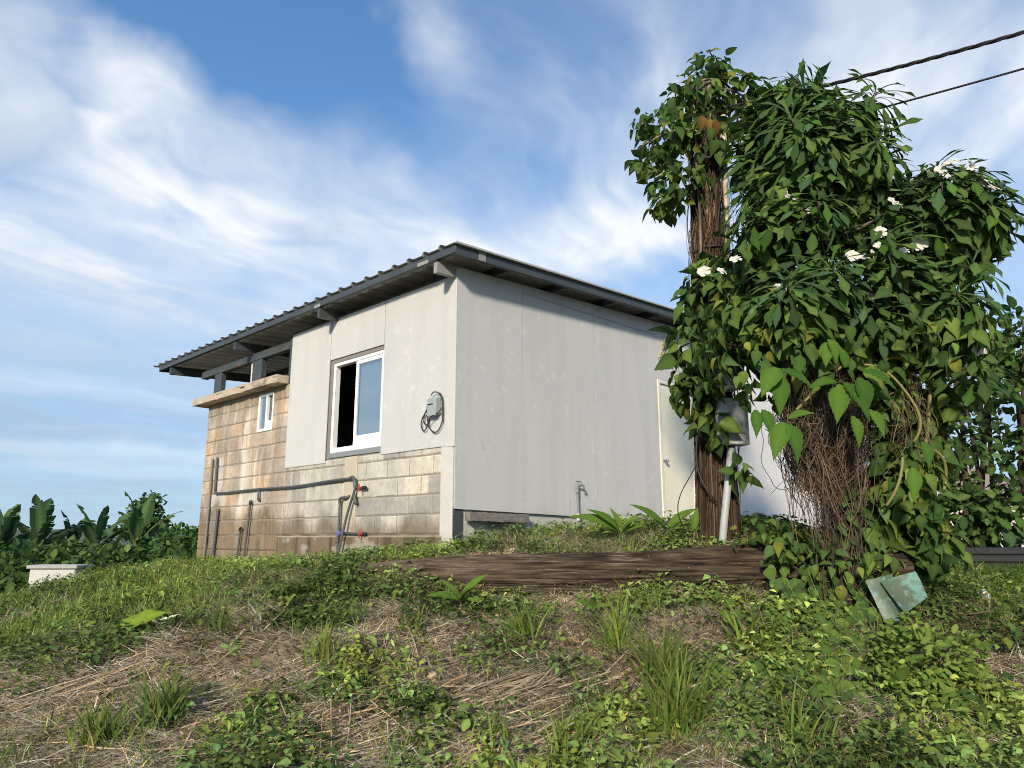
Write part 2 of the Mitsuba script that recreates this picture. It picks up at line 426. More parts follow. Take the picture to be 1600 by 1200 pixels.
bumped('mat_soil', soil_col, lambda p: tf(p.x * 38, p.y * 38, p.z * 38, octaves=4), .02, eps=3e-3)
plain('mat_hill', (.065, .095, .085), .95, spec=0.0)
plain('mat_stone', mikit.proc(lambda p, n, uv: mix((.30, .245, .18), (.17, .135, .10), tf(p.x * 18, p.y * 18, p.z * 18, octaves=4))), .9, spec=.1)
plain('mat_house_far', (.55, .50, .47), .8)
plain('mat_roof_far', (.22, .17, .155), .8)
plain('mat_tank', (.44, .44, .43), .7)
plain('mat_electric_box', (.27, .315, .325), .5)
plain('mat_standpipe', (.19, .20, .205), .5)
plain('mat_tank_lid', (.30, .31, .31), .7)
plain('mat_vinestem', (.17, .165, .055), .6)
plain('mat_bananastem', (.11, .10, .042), .7)

# ------------------------------------------------------------------ ground
LOGA, LOGB = np.array([-1.30, 6.33, 1.175]), np.array([2.75, 5.16, 1.325])
ctrl = [at(*c) for c in (
    (0, 1200, 3.7), (400, 1200, 3.65), (800, 1200, 3.6), (1200, 1200, 3.5), (1600, 1200, 3.5), (0, 1060, 4.6), (0, 1015, 5.25), (0, 966, 6.3), (150, 912, 7.1), (200, 1000, 4.95), (400, 908, 6.5), (400, 1050, 4.5), (400, 960, 5.4),
    (600, 1000, 4.85), (600, 935, 5.75), (600, 890, 6.7), (800, 1050, 4.6), (800, 962, 5.4), (1000, 1050, 4.5), (1000, 950, 5.2), (1200, 1050, 4.4), (1200, 955, 4.95), (1400, 1050, 4.4), (1400, 968, 4.95),
    (1500, 925, 6.0), (1600, 905, 7.0), (1600, 1050, 4.4), (800, 852, 6.9), (1000, 846, 6.4), (1250, 850, 5.9))]
ctrl += [np.array(c, float) for c in (
    (0, 0, 0), (3, 0, 0), (-3, 0, 0), (0, 1.8, 0), (4, 1.8, 0), (-4, 1.8, 0), (-8, 1.5, -.3), (8, 1.5, .1), (-.6, 7.15, 1.42), (-1.35, 7.85, 1.27), (-2.2, 8.5, 1.19), (-3.4, 9.7, 1.17), (-5, 11.3, 1.13), (.8, 8.6, 1.51), (2.9, 10.8, 1.52), (4.6, 12, 1.5),
    (-7, 14.5, .7), (-9.5, 11, .0), (-9.5, 7, -.3), (-7.4, 12, .62), (-6.6, 9.2, .58), (-3, 15, 1.1), (3, 16, 1.2), (9, 8, 1.15), (9, 12, 1.2), (8, 5, 1.0), (-7, 4, .25), (5.5, 5, .95), (4.5, 9.5, 1.3), (14, 12, 1.0), (-15, 12, -1.6), (-14, 4, -1.0), (0, 22, .3), (12, 20, .5))]
ctrl = np.array(ctrl)
rbf = RBFInterpolator(ctrl[:, :2], ctrl[:, 2], kernel='thin_plate_spline', smoothing=2e-3)


def sst(a, b, x):
    t = np.clip((x - a) / (b - a), 0, 1)
    return t * t * (3 - 2 * t)


def gz(x, y):
    x, y = np.asarray(x, float), np.asarray(y, float)
    p = np.stack([x.ravel(), y.ravel()], 1)
    r = np.hypot(p[:, 0], p[:, 1] - 6)
    q = np.clip(p, [-15, -1], [14, 22])
    z = np.concatenate([rbf(q[k:k + 40000]) for k in range(0, len(q), 40000)]) if len(q) else np.zeros(0)
    far = -9 + 2.5 * meshkit.fbm(np.stack([p[:, 0] / 60, p[:, 1] / 60, r * 0], 1), 3, 5)
    t = sst(12, 46, r)
    z = z * (1 - t) + far * t
    q3 = np.stack([p[:, 0], p[:, 1], r * 0], 1)
    near = 1 - sst(14, 20, r)
    ls = (p[:, 1] - 6.28) + .2894 * (p[:, 0] + 1.12)              # ground worn away along the front of the log
    z = z - .10 * np.exp(-((ls + .26) / .22) ** 2) * sst(-.9, -.2, p[:, 0]) * sst(2.9, 2.3, p[:, 0])
    z = z + near * ((meshkit.fbm(q3 * 1.6, 4, 2) - .5) * .10 + (meshkit.fbm(q3 * 4.2, 3, 28) - .5) * .13 + (meshkit.fbm(q3 * 11, 3, 8) - .5) * .05)
    return z.reshape(x.shape)


def axis(a, b, step, grow, far):
    mid = np.arange(a, b, step)
    g, s, out = [], step, mid[-1]
    while out < far:
        s *= grow
        out += s
        g.append(out)
    g2, s, out = [], step, mid[0]
    while out > -far:
        s *= grow
        out -= s
        g2.append(out)
    return np.array(g2[::-1] + list(mid) + g)


gx, gy = axis(-5.0, 4.8, .035, 1.09, 4000), axis(3.0, 7.6, .035, 1.09, 4000)
gy = gy[gy > -400]
GX, GY = np.meshgrid(gx, gy)
GZ = gz(GX, GY)
nx, ny = len(gx), len(gy)
k = (np.arange(ny - 1)[:, None] * nx + np.arange(nx - 1)).ravel()
gf = np.concatenate([np.stack([k, k + 1, k + nx + 1], 1), np.stack([k, k + nx + 1, k + nx], 1)])
add('ground', (np.stack([GX.ravel(), GY.ravel(), GZ.ravel()], 1), gf), 'mat_soil', smooth=True)
tag('ground', 'sloping bank of brown soil, gravel and plant litter below the house', kind='structure')

hx = np.linspace(-900, 900, 160)
hy = np.linspace(560, 900, 12)
HX, HY = np.meshgrid(hx, hy)
prof = np.sin(np.linspace(0, np.pi, 12))[:, None]
HZ = -9 + prof * (9 + 24 * meshkit.fbm(np.stack([HX / 130, HY / 300, HX * 0], -1), 5, 4))
k = (np.arange(11)[:, None] * 160 + np.arange(159)).ravel()
add('hills', (np.stack([HX.ravel(), HY.ravel(), HZ.ravel()], 1), np.concatenate([np.stack([k, k + 1, k + 161], 1), np.stack([k, k + 161, k + 160], 1)])), 'mat_hill', smooth=True)
tag('hills', 'low blue green hills on the horizon behind the banana plants', kind='structure')

# ------------------------------------------------------------------ house
def hs(part, mesh, mat, smooth=False):
    return add('house__' + part if part else 'house', house_mesh(mesh), mat, smooth)


SL = .060


def sheet(w):
    return 4.475 + SL * (w + .3)


tag('house', 'small unfinished house with grey panels, block wall and shed roof', 'house')
# block wall
WL = 'block_wall'
core = [cbox(.007, .17, .2, 1.70, 1.55, 2.5, .001), cbox(.007, .17, 1.70, 3.40, 1.55, 2.5, .001)]
core += [cbox(.007, .17, 3.40, 3.82, 1.0, 3.615, .001), cbox(.007, .17, 4.27, 5.93, 1.0, 3.615, .001), cbox(.007, .17, 3.82, 4.27, 1.0, 3.015, .001), cbox(.007, .17, 3.82, 4.27, 3.565, 3.615, .001), cbox(.17, 4.2, 5.76, 5.93, 1.0, 3.615, .001)]
hs(WL, cat(core), 'mat_mortar')


def block(u0, u1, z0, z1):
    """Front of one concrete block, chamfered and slightly out of true."""
    r = np.random.default_rng(int(abs(u0 * 7919 + z0 * 104729)) % 2 ** 31)
    d = -.001 - .004 * r.random()
    j = lambda: .004 * r.normal()
    b = .007 + .006 * r.random()
    back = [(.02, u, z) for u, z in ((u0, z0), (u1, z0), (u1, z1), (u0, z1))]
    mid = [(.006, u, z) for u, z in ((u0, z0), (u1, z0), (u1, z1), (u0, z1))]
    fr = [(d + .0015 * r.normal(), u + su * b + j() * .4, z + sz * b + j() * .4) for (u, z, su, sz) in ((u0, z0, 1, 1), (u1, z0, -1, 1), (u1, z1, -1, -1), (u0, z1, 1, -1))]
    v = np.array(back + mid + fr)
    f = [(8, 9, 10), (8, 10, 11)]
    for a in (0, 4):
        for i in range(4):
            k = (i + 1) % 4
            f += [(a + i, a + k, a + 4 + k), (a + i, a + 4 + k, a + 4 + i)]
    m = trimesh.Trimesh(v, np.array(f), process=False)
    m.faces = m.faces[:, ::-1] if m.face_normals[0][0] > 0 else m.faces
    return m


def course(z0, z1, ua, ub, off, skip=()):
    u, g = ua - off, .0075
    while u < ub - .03:
        a, b = max(u, ua) + g, min(u + .4, ub) - g
        u += .4
        if b - a < .04:
            continue
        cut = [(s0, s1) for s0, s1, sz0, sz1 in skip if s1 > a and s0 < b and sz1 > z0 + .03 and sz0 < z1 - .03]
        segs = [(a, b)]
        for s0, s1 in cut:
            segs = [q for x, y in segs for q in ((x, min(y, s0 - g)), (max(x, s1 + g), y)) if q[1] - q[0] > .03]
        for x, y in segs:
            hs(WL + '__block', block(x, y, z0 + g, z1 - g), 'mat_block')


CH = .2035
WIN2 = (3.83, 4.265, 3.02, 3.56)
for i in range(5):
    z0 = 1.585 + i * CH
    z1 = min(z0 + CH, 2.49)
    course(z0, z1, .2, 1.71, .2 * (i % 2) + .07)
    course(z0, z1, 1.965, 3.37, .2 * (i % 2) + .11)
for i in range(-2, 10):
    z0 = 1.585 + i * CH
    course(z0, min(z0 + CH, 3.615), 3.37, 5.93, .2 * (i % 2) + .02, (WIN2,))
r2 = np.random.default_rng(3)
hs('pilaster', cbox(-.008, .02, 1.71, 1.965, 1.56, 2.49, .006), 'mat_pilaster')
tag('house__pilaster', 'plastered strip in the block wall behind the slanted pipe')
hs('footing', cbox(-.03, .2, .16, 3.44, .9, 1.572, .012), 'mat_footing')
tag('house__footing', 'dark damp stained concrete footing under the blocks')
hs('corner_column', cbox(-.015, .2, .014, .2, 1.0, 2.47, .008), 'mat_concrete')
tag('house__corner_column', 'pale concrete column foot at the near corner')
# panels on the block facade
g = .0035
for u0, u1, z0, z1 in ((.10, 1.247, 2.468, 4.29), (1.252, 2.392, 3.757, 4.29), (2.397, 3.38, 2.452, 4.285)):
    hs('wall_panel', cbox(-.016, -.004, u0 + g, u1 - g, z0, z1, .002), 'mat_panel')
hs('corner_trim', cbox(-.022, -.006, -.016, .098, 2.455, 4.36, .003), 'mat_trim')
# wall behind the panels, and the room
room = [cbox(-.003, .10, .014, 1.25, 2.5, 4.32, .001), cbox(-.003, .10, 2.385, 3.40, 2.5, 4.32, .001), cbox(-.003, .10, 1.25, 2.385, 3.762, 4.32, .001)]
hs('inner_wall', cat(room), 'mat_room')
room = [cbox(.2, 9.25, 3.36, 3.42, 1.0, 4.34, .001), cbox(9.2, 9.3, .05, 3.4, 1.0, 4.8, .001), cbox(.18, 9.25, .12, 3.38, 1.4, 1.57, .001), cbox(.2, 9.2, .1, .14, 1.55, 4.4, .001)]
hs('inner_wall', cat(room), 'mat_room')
hs('partition', cat([prism_wz(((.2, 1.0), (9.25, 1.0), (9.25, sheet(9.25) - .12), (.2, sheet(.2) - .12)), 3.422, 3.45), cbox(3.6, 3.7, 3.45, 4.25, 1.0, 4.4, .001)]), 'mat_trim')
# door facade
hs('base_wall', cbox(.02, 3.74, .02, .10, .9, 1.86, .004), 'mat_base')
hs('base_post', cbox(-.002, .13, .004, .013, 1.3, 1.86, .001), 'mat_steel')


def jz(w):
    return 4.335 + .0225 * (w - 1.05)


def low(w):
    return 1.832 - .0185 * w


def topz(w):
    return sheet(w) - .118


def wp(poly, mat='mat_panel', u0=-.016, u1=-.004):
    hs('wall_panel', prism_wz(poly, u0, u1), mat)


wp(((-.006, low(0)), (.9985, low(1)), (.9985, topz(1)), (-.006, topz(0))))
wp(((1.006, low(1)), (2.330, low(2.33)), (2.330, jz(2.33) - g), (1.006, jz(1) - g)))
wp(((2.336, low(2.33)), (3.775, low(3.78)), (3.775, jz(3.78) - g), (2.336, jz(2.33) - g)))
wp(((1.006, jz(1) + g), (2.330, jz(2.33) + g), (2.330, topz(2.33)), (1.006, topz(1))))
wp(((2.336, jz(2.33) + g), (3.775, jz(3.78) + g), (3.775, topz(3.78)), (2.336, topz(2.33))))
wp(((3.781, 3.765), (4.38, 3.765), (4.38, topz(4.38)), (3.781, topz(3.78))))
wp(((4.386, 3.765), (4.76, 3.765), (4.76, topz(4.76)), (4.386, topz(4.38))))
wp(((4.766, 1.64), (6.25, 1.63), (6.25, topz(6.25)), (4.766, topz(4.76))), 'mat_panel_white')
wp(((6.256, 1.63), (9.3, 1.62), (9.3, topz(9.3)), (6.256, topz(6.25))), 'mat_panel_white')
hs('base_wall', cbox(4.77, 9.3, -.01, .06, .9, 1.622, .004), 'mat_panel_white')
hs('inner_wall', cat([prism_wz(((.0, 1.86), (3.78, 1.80), (3.78, topz(3.78)), (.0, topz(0))), -.003, .012), prism_wz(((3.78, 3.77), (4.76, 3.77), (4.76, topz(4.76)), (3.78, topz(3.78))), -.003, .012), prism_wz(((4.76, 1.5), (9.3, 1.5), (9.3, topz(9.3)), (4.76, topz(4.76))), -.003, .012)]), 'mat_sill')
# fixing screws of the panels
sc = []
for w in (.06, .96, 1.05, 2.29, 2.38, 3.73):
    for z in np.arange(1.95, 4.3, .46):
        sc.append(cbox(w - .003, w + .003, -.0175, -.0155, z, z + .006, .001))
for w in np.arange(1.2, 3.7, .42):
    sc.append(cbox(w - .003, w + .003, -.0175, -.0155, jz(w) - .026, jz(w) - .020, .001))
for u in (.14, 1.21, 1.29, 2.35, 2.44, 3.34):
    for z in np.arange(2.55, 4.2, .42):
        if not (1.25 < u < 2.39 and z < 3.78):
            sc.append(cbox(-.0175, -.0155, u - .003, u + .003, z, z + .006, .001))
for z in np.arange(2.6, 4.3, .35):
    sc.append(cbox(-.0235, -.0215, .037, .043, z, z + .006, .001))
key = hs('screw', cat(sc), 'mat_jamb')
labels[key] = {'label': 'small fixing screws along the panel seams', 'kind': 'stuff'}
# door
D = 'house__door'
add(D, house_mesh(cbox(3.845, 4.665, -.002, .035, 1.585, 3.695, .003)), 'mat_door')
tag(D, 'plain cream door')
add(D + '__frame', house_mesh(cat([cbox(3.785, 3.84, -.03, .03, 1.56, 3.757, .004), cbox(4.67, 4.755, -.03, .03, 1.56, 3.757, .004), cbox(3.842, 4.668, -.028, .03, 3.70, 3.755, .004)])), 'mat_door_frame')
add(D + '__threshold', house_mesh(cbox(3.842, 4.668, -.02, .03, 1.56, 1.582, .003)), 'mat_sill')
knob = trimesh.creation.icosphere(2, .027)
knob.apply_translation((3.885, -.06, 2.60))
stem = trimesh.creation.cylinder(.012, .06, sections=12)
stem.apply_transform(trimesh.transformations.rotation_matrix(np.pi / 2, [1, 0, 0]))
stem.apply_translation((3.885, -.03, 2.60))
add(D + '__knob', house_mesh(cat([knob, stem])), 'mat_chrome', smooth=40)
hs('doorstep', cbox(3.76, 4.80, -.05, .10, .9, 1.556, .01), 'mat_panel_white')
# sliding window
Wk = 'house__window'
f = [cbox(.0, .075, 2.275, 2.318, 2.565, 3.70, .004), cbox(.0, .075, 1.253, 1.285, 2.565, 3.70, .004), cbox(.0, .075, 1.285, 2.275, 3.66, 3.70, .004), cbox(-.004, .075, 1.285, 2.275, 2.565, 2.625, .004)]
add(Wk + '__frame', house_mesh(cat(f)), 'mat_white')
tag(Wk, 'white sliding window with its left half open')
labels.pop(Wk)
f = [cbox(.008, .035, 1.795, 1.838, 2.627, 3.658, .003), cbox(.008, .035, 1.287, 1.312, 2.627, 3.658, .003), cbox(.008, .035, 1.312, 1.795, 3.612, 3.658, .003), cbox(.004, .035, 1.312, 1.795, 2.627, 2.735, .003)]
add(Wk + '__sash', house_mesh(cat(f)), 'mat_white')
add(Wk + '__pane', house_mesh(trimesh.Trimesh([(.02, 1.31, 2.73), (.02, 1.797, 2.73), (.02, 1.797, 3.615), (.02, 1.31, 3.615)], [(0, 1, 2), (0, 2, 3)], process=False)), 'mat_glass')
add(Wk + '__curtain', house_mesh(cbox(.055, .06, 1.29, 1.80, 2.63, 3.655, .001)), 'mat_curtain')
add(Wk + '__jamb', house_mesh(cat([cbox(-.002, .10, 2.322, 2.388, 2.50, 3.752, .004), cbox(-.002, .10, 1.25, 2.322, 3.703, 3.752, .004)])), 'mat_jamb')
add(Wk + '__sill', house_mesh(cbox(-.012, .10, 1.26, 2.32, 2.503, 2.562, .004)), 'mat_sill')
# small window in the block wall
W2 = 'house__small_window'
a, b, c, d = WIN2
f = [cbox(.0, .06, b - .035, b, c, d, .003), cbox(.0, .06, a, a + .03, c, d, .003), cbox(.0, .06, a + .03, b - .035, d - .035, d, .003), cbox(.0, .06, a + .03, b - .035, c, c + .04, .003), cbox(.006, .05, 4.02, 4.055, c + .04, d - .035, .003)]
add(W2 + '__frame', house_mesh(cat(f)), 'mat_white')
add(W2 + '__pane', house_mesh(trimesh.Trimesh([(.02, 4.055, c + .04), (.02, b - .035, c + .04), (.02, b - .035, d - .035), (.02, 4.055, d - .035)], [(0, 1, 2), (0, 2, 3)], process=False)), 'mat_glass')
add(W2 + '__curtain', house_mesh(cbox(.05, .055, a + .03, b - .035, c + .04, d - .035, .001)), 'mat_mesh')
add(W2 + '__sash', house_mesh(cat([cbox(.004, .04, a + .03, 4.02, c + .04, c + .14, .003)])), 'mat_white')
# concrete ledge with a broken edge
lm = trimesh.creation.box((.36, 2.72, .105))
lm.apply_translation((.0, 4.80, 3.668))
lm = lm.subdivide_to_size(.035)
v = np.array(lm.vertices)
nn = meshkit.fbm(v * 9, 4, 6) - .5
nb = meshkit.fbm(v * np.array([3, 4.0, 3]), 3, 9)
out = (v[:, 0] < -.05)
v[:, 0] += out * (nn * .03 + .07 * np.clip(nb - .58, 0, 1) * 3 * (v[:, 2] < 3.69))
v[:, 2] += nn * .016 * (v[:, 0] < .1) - .014 * (v[:, 1] - 4.8) * .0
lm.vertices = v
hs('ledge', lm, 'mat_ledge', smooth=35)
tag('house__ledge', 'rough concrete ledge with a broken edge')
# roof: rafters, purlins, edge channels, ribbed sheet
for u in (.02, 2.28, 4.56, 6.92):
    p = []
    for du in (-.028, .028):
        p += [(-.29, u + du, sheet(-.29) - .235), (9.35, u + du, sheet(9.35) - .235), (-.29, u + du, sheet(-.29) - .118), (9.35, u + du, sheet(9.35) - .118)]
    m = trimesh.convex.convex_hull(np.array(p))
    hs('rafter', m, 'mat_steel_pale' if u < .1 else 'mat_steel')
for w in (.55, 1.54, 2.55, 3.60, 4.6, 5.6, 6.6, 7.6, 8.6):
    hs('purlin', cbox(w - .025, w + .025, -.285, 7.36, sheet(w) - .117, sheet(w) - .017, .003), 'mat_steel')
hs('fascia', cat([cbox(-.305, -.301, -.30, 7.38, 4.378, 4.468, .001), cbox(-.301, -.25, -.30, 7.38, 4.378, 4.382, .001), cbox(-.301, -.25, -.30, 7.38, 4.464, 4.468, .001)]), 'mat_steel')
for a, nme in ((-.30, 'barge_channel'), (7.385, 'barge_channel')):
    s = 1 if a < 0 else -1
    lip = []
    for d0, d1 in ((-.115, -.111), (-.018, -.014)):
        lip.append(prism_wz(((-.30, sheet(-.3) + d0), (9.42, sheet(9.42) + d0), (9.42, sheet(9.42) + d1), (-.30, sheet(-.3) + d1)), *sorted((a, a + s * .05))))
    web = prism_wz(((-.30, sheet(-.3) - .115), (9.42, sheet(9.42) - .115), (9.42, sheet(9.42) - .014), (-.30, sheet(-.3) - .014)), *sorted((a - s * .004, a)))
    hs(nme, cat(lip + [web]), 'mat_steel')
hs('fascia', cbox(9.41, 9.44, -.3, 7.38, sheet(9.42) - .11, sheet(9.42) - .014, .002), 'mat_steel')
for a, b in ((.12, .30), (2.22, 2.36)):
    hs('tie_bracket', cbox(-.309, -.306, a, b, 4.372, 4.412, .001), 'mat_steel_pale')
hs('tie_bracket', prism_wz(((.02, sheet(0) - .113), (.12, sheet(.1) - .113), (.12, sheet(.1) - .012), (.02, sheet(0) - .012)), -.309, -.305), 'mat_steel_pale')
xs = []
u = -.33
while u < 7.42:
    xs += [(u, .0), (u + .155, .0), (u + .166, .008), (u + .178, .0), (u + .185, .0), (u + .205, .030), (u + .225, .034), (u + .245, .030)]
    u += .265
prof = np.array(xs)
ws = np.array([-.335, 9.47])
top = np.array([(w, uu, sheet(w) - .008 + zz) for w in ws for uu, zz in prof])
n = len(prof)
vv = np.vstack([top, top - [0, 0, .003]])
k = np.arange(n - 1)
ff = [np.stack([k, k + 1, k + n + 1], 1), np.stack([k, k + n + 1, k + n], 1)]
ff = np.vstack(ff)
ff = np.vstack([ff, ff[:, ::-1] + 2 * n, np.stack([k, k + 2 * n, k + 1 + 2 * n], 1), np.stack([k, k + 1 + 2 * n, k + 1], 1)])
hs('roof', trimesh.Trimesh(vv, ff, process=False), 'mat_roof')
tag('house__roof', 'dark ribbed sheet metal roof')
hs('roof_trim', prism_wz(((-.33, sheet(-.33) - .016), (9.45, sheet(9.45) - .016), (9.45, sheet(9.45) + .004), (-.33, sheet(-.33) + .004)), -.345, -.331), 'mat_edge')
# steel frame of the open bay
hs('wall_beam', cbox(.01, .11, 3.46, 6.35, 4.12, 4.238, .004), 'mat_steel')
for u0, u1, m in ((3.39, 3.455, 'mat_steel'), (4.30, 4.58, 'mat_steel'), (5.62, 5.86, 'mat_steel')):
    if u1 - u0 > .1:
        hs('steel_post', cat([cbox(.02, .025, u0, u1, 3.72, 4.118, .001), cbox(.02, .10, u1 - .01, u1, 3.72, 4.118, .001), cbox(.02, .10, u0, u0 + .01, 3.72, 4.118, .001)]), m)
    else:
        hs('steel_post', cbox(-.004, .09, u0, u1, 3.6, 4.26, .003), m)
hs('steel_post', cbox(.05, .13, 4.60, 4.68, 3.72, 4.118, .003), 'mat_panel_white')

# ------------------------------------------------------------------ fittings on the house
E_ = 'electric_box'
add(E_ + '__body', house_mesh(cbox(-.085, -.017, .205, .335, 2.80, 2.99, .008)), 'mat_electric_box')
add(E_ + '__lid', house_mesh(cbox(-.097, -.086, .202, .338, 2.79, 2.975, .004)), 'mat_electric_box')
add(E_ + '__latch', house_mesh(cbox(-.103, -.0975, .24, .325, 2.905, 2.917, .002)), 'mat_black')
tag(E_, 'grey electric box with a dark latch on the panel wall right of window', 'electric box')


def hpath(pts, n=40):
    p = spline(pts, n)
    return H(p[:, 0], p[:, 1], p[:, 2])


cab = [(-.05, .33, 3.02), (-.06, .25, 3.045), (-.05, .17, 2.99), (-.05, .14, 2.85), (-.045, .16, 2.70), (-.045, .25, 2.62), (-.05, .34, 2.67), (-.06, .37, 2.76), (-.055, .355, 2.90)]
cab2 = [(-.04, .36, 2.90), (-.045, .45, 2.82), (-.045, .49, 2.72), (-.045, .45, 2.655), (-.05, .385, 2.70), (-.06, .365, 2.80), (-.07, .36, 2.93)]
cab3 = [(-.05, .37, 2.88), (-.05, .44, 2.80), (-.05, .43, 2.73), (-.06, .36, 2.72), (-.10, .27, 2.775), (-.06, .18, 2.83), (-.045, .15, 2.95), (-.05, .20, 3.03)]
cab4 = [(-.05, .19, 3.02), (-.05, .155, 2.93), (-.05, .145, 2.78), (-.045, .135, 2.72)]
add('cable_coil', cat([tube(hpath(c), .0065, 8) for c in (cab, cab2, cab3, cab4)]), 'mat_black', smooth=True)
tag('cable_coil', 'coil of black cable looped round the electric box and hanging below', 'cable')


def pipe(pts, r=.019, n=30):
    return tube(hpath(pts, n), r * .72, 12)


Pk = 'water_pipe'
add(Pk + '__run', cat([pipe([(-.045, 5.37, 2.205), (-.045, 4.6, 2.20), (-.045, 4.0, 2.205), (-.045, 3.0, 2.195), (-.045, 2.4, 2.215), (-.045, 1.72, 2.225)], .021, 40), pipe([(-.05, 1.70, 2.235), (-.05, 1.66, 2.18), (-.06, 1.72, 1.95), (-.10, 1.83, 1.5), (-.13, 1.93, 1.22)], .021)]), 'mat_pipe', smooth=True)
add(Pk + '__elbow', cat([pipe([(-.045, 1.78, 2.225), (-.047, 1.71, 2.232), (-.05, 1.68, 2.20), (-.05, 1.665, 2.12)], .028, 10), pipe([(-.05, 1.66, 2.03), (-.05, 1.65, 1.97), (-.05, 1.62, 1.93)], .028, 8)]), 'mat_pipe', smooth=True)
add(Pk + '__branch', pipe([(-.05, 1.66, 2.12), (-.052, 1.60, 2.115), (-.054, 1.52, 2.11)], .017, 6), 'mat_pipe', smooth=True)
add(Pk + '__branch', cat([pipe([(-.045, 3.99, 2.20), (-.045, 3.985, 2.12), (-.045, 3.985, 2.06)], .020, 6), pipe([(-.045, 3.985, 2.09), (-.02, 3.985, 2.045), (.0, 3.985, 2.04)], .024, 6)]), 'mat_pipe', smooth=True)
tag(Pk, 'long dark pipe along the block wall slanting to the ground at its right end', 'pipe')


def valve(key, u, z):
    add(key + '__body', cat([pipe([(-.055, u + .055, z), (-.055, u - .0, z)], .022, 5)]), 'mat_red', smooth=True)
    add(key + '__handle', cat([pipe([(-.085, u + .03, z + .045), (-.085, u + .028, z - .045)], .011, 5), pipe([(-.05, u + .03, z), (-.09, u + .03, z)], .011, 4)]), 'mat_red', smooth=True)
    add(key + '__outlet', cat([pipe([(-.055, u, z), (-.055, u - .055, z)], .026, 5)]), 'mat_black', smooth=True)


valve('valve', 1.50, 2.108)
tag('valve', 'red valve with a black outlet at the top of the slanted pipe', 'valve')
valve('valve_001', 1.46, 1.592)
tag('valve_001', 'red valve with a black outlet on the lower pipe just above footing', 'valve')
P2 = 'water_pipe_001'
add(P2 + '__riser', pipe([(-.05, 1.965, 1.98), (-.05, 1.965, 1.6), (-.06, 1.97, 1.2)], .019, 12), 'mat_pipe', smooth=True)
add(P2 + '__elbow', cat([pipe([(-.05, 1.965, 1.95), (-.05, 1.955, 2.0), (-.05, 1.90, 2.01), (-.03, 1.84, 2.015), (.0, 1.83, 2.03)], .024, 12)]), 'mat_pipe', smooth=True)
add(P2 + '__branch', pipe([(-.05, 1.95, 1.60), (-.052, 1.7, 1.60), (-.055, 1.51, 1.593)], .018, 8), 'mat_pipe', smooth=True)
add(P2 + '__joint', cat([pipe([(-.05, 1.965, 1.565), (-.05, 1.965, 1.635)], .027, 4), pipe([(-.05, 1.965, 1.60), (-.05, 1.90, 1.60)], .025, 4)]), 'mat_purple', smooth=True)
tag(P2, 'upright pipe with a violet joint feeding the lower red valve', 'pipe')
add('water_pipe_002__riser', pipe([(-.045, 4.20, 2.03), (-.05, 4.22, 1.7), (-.06, 4.26, 1.15)], .020, 14), 'mat_pipe', smooth=True)
add('water_pipe_002__cap', pipe([(-.045, 4.198, 2.0), (-.045, 4.195, 2.06)], .027, 4), 'mat_black', smooth=True)
tag('water_pipe_002', 'taller of two capped upright pipes in middle of block wall', 'pipe')
add('water_pipe_003__riser', pipe([(-.045, 4.44, 1.66), (-.05, 4.455, 1.4), (-.06, 4.47, 1.1)], .020, 10), 'mat_pipe', smooth=True)
add('water_pipe_003__cap', pipe([(-.045, 4.45, 1.64), (-.05, 4.43, 1.675), (-.06, 4.40, 1.68)], .028, 5), 'mat_black', smooth=True)
tag('water_pipe_003', 'shorter of two capped upright pipes in middle of block wall', 'pipe')
add('water_pipe_004', cat([pipe([(-.035, 5.56, 2.74), (-.035, 5.55, 2.3), (-.035, 5.55, 1.8), (-.045, 5.56, 1.1)], .022, 14)]), 'mat_jamb', smooth=True)
tag('water_pipe_004', 'leftmost upright pipe near far end of the block wall', 'pipe')
add('water_pipe_005', cat([pipe([(-.035, 5.40, 2.745), (-.035, 5.39, 2.5), (-.035, 5.38, 2.23)], .022, 8)]), 'mat_pipe', smooth=True)
tag('water_pipe_005', 'short upright pipe rising from left end of the long pipe', 'pipe')
add('water_pipe_006', cat([pipe([(-.035, 5.22, 1.96), (-.035, 5.24, 1.6), (-.045, 5.27, 1.1)], .028, 10)]), 'mat_pipe', smooth=True)
tag('water_pipe_006', 'thick dark upright pipe second from far left end of wall', 'pipe')
# standpipe and faucet
S = 'standpipe'
add(S + '__pipe', pipe([(1.915, -.055, 1.40), (1.905, -.055, 1.8), (1.895, -.055, 2.11)], .020, 10), 'mat_standpipe', smooth=True)
add(S + '__coupling', pipe([(1.905, -.055, 1.745), (1.904, -.055, 1.825)], .028, 4), 'mat_white', smooth=True)
add(S + '__faucet', cat([pipe([(1.895, -.055, 2.06), (1.89, -.055, 2.15)], .028, 5), pipe([(1.89, -.055, 2.14), (1.92, -.075, 2.165), (1.965, -.09, 2.155), (1.975, -.09, 2.11)], .017, 10), pipe([(1.90, -.06, 2.15), (1.90, -.06, 2.20)], .011, 4), pipe([(1.86, -.065, 2.203), (1.955, -.06, 2.203)], .010, 4)]), 'mat_standpipe', smooth=True)
tag(S, 'grey standpipe with a tap on top against the door facade', 'tap')
sm = trimesh.creation.box((.87, .075, .085)).subdivide_to_size(.03)
v = np.array(sm.vertices)
v += (meshkit.fbm(v * 14, 4, 3)[:, None] - .5) * .028
v = v * np.array([1, 1, 1])
sm.vertices = v + np.array([.57, -.058, 1.755]) - np.array([0, 0, 1])[None] * ((v[:, :1]) * .012)
add('stone_beam', house_mesh(sm), 'mat_slab', smooth=30)
tag('stone_beam', 'weathered grey concrete beam fixed low on the door facade near the corner', 'beam')
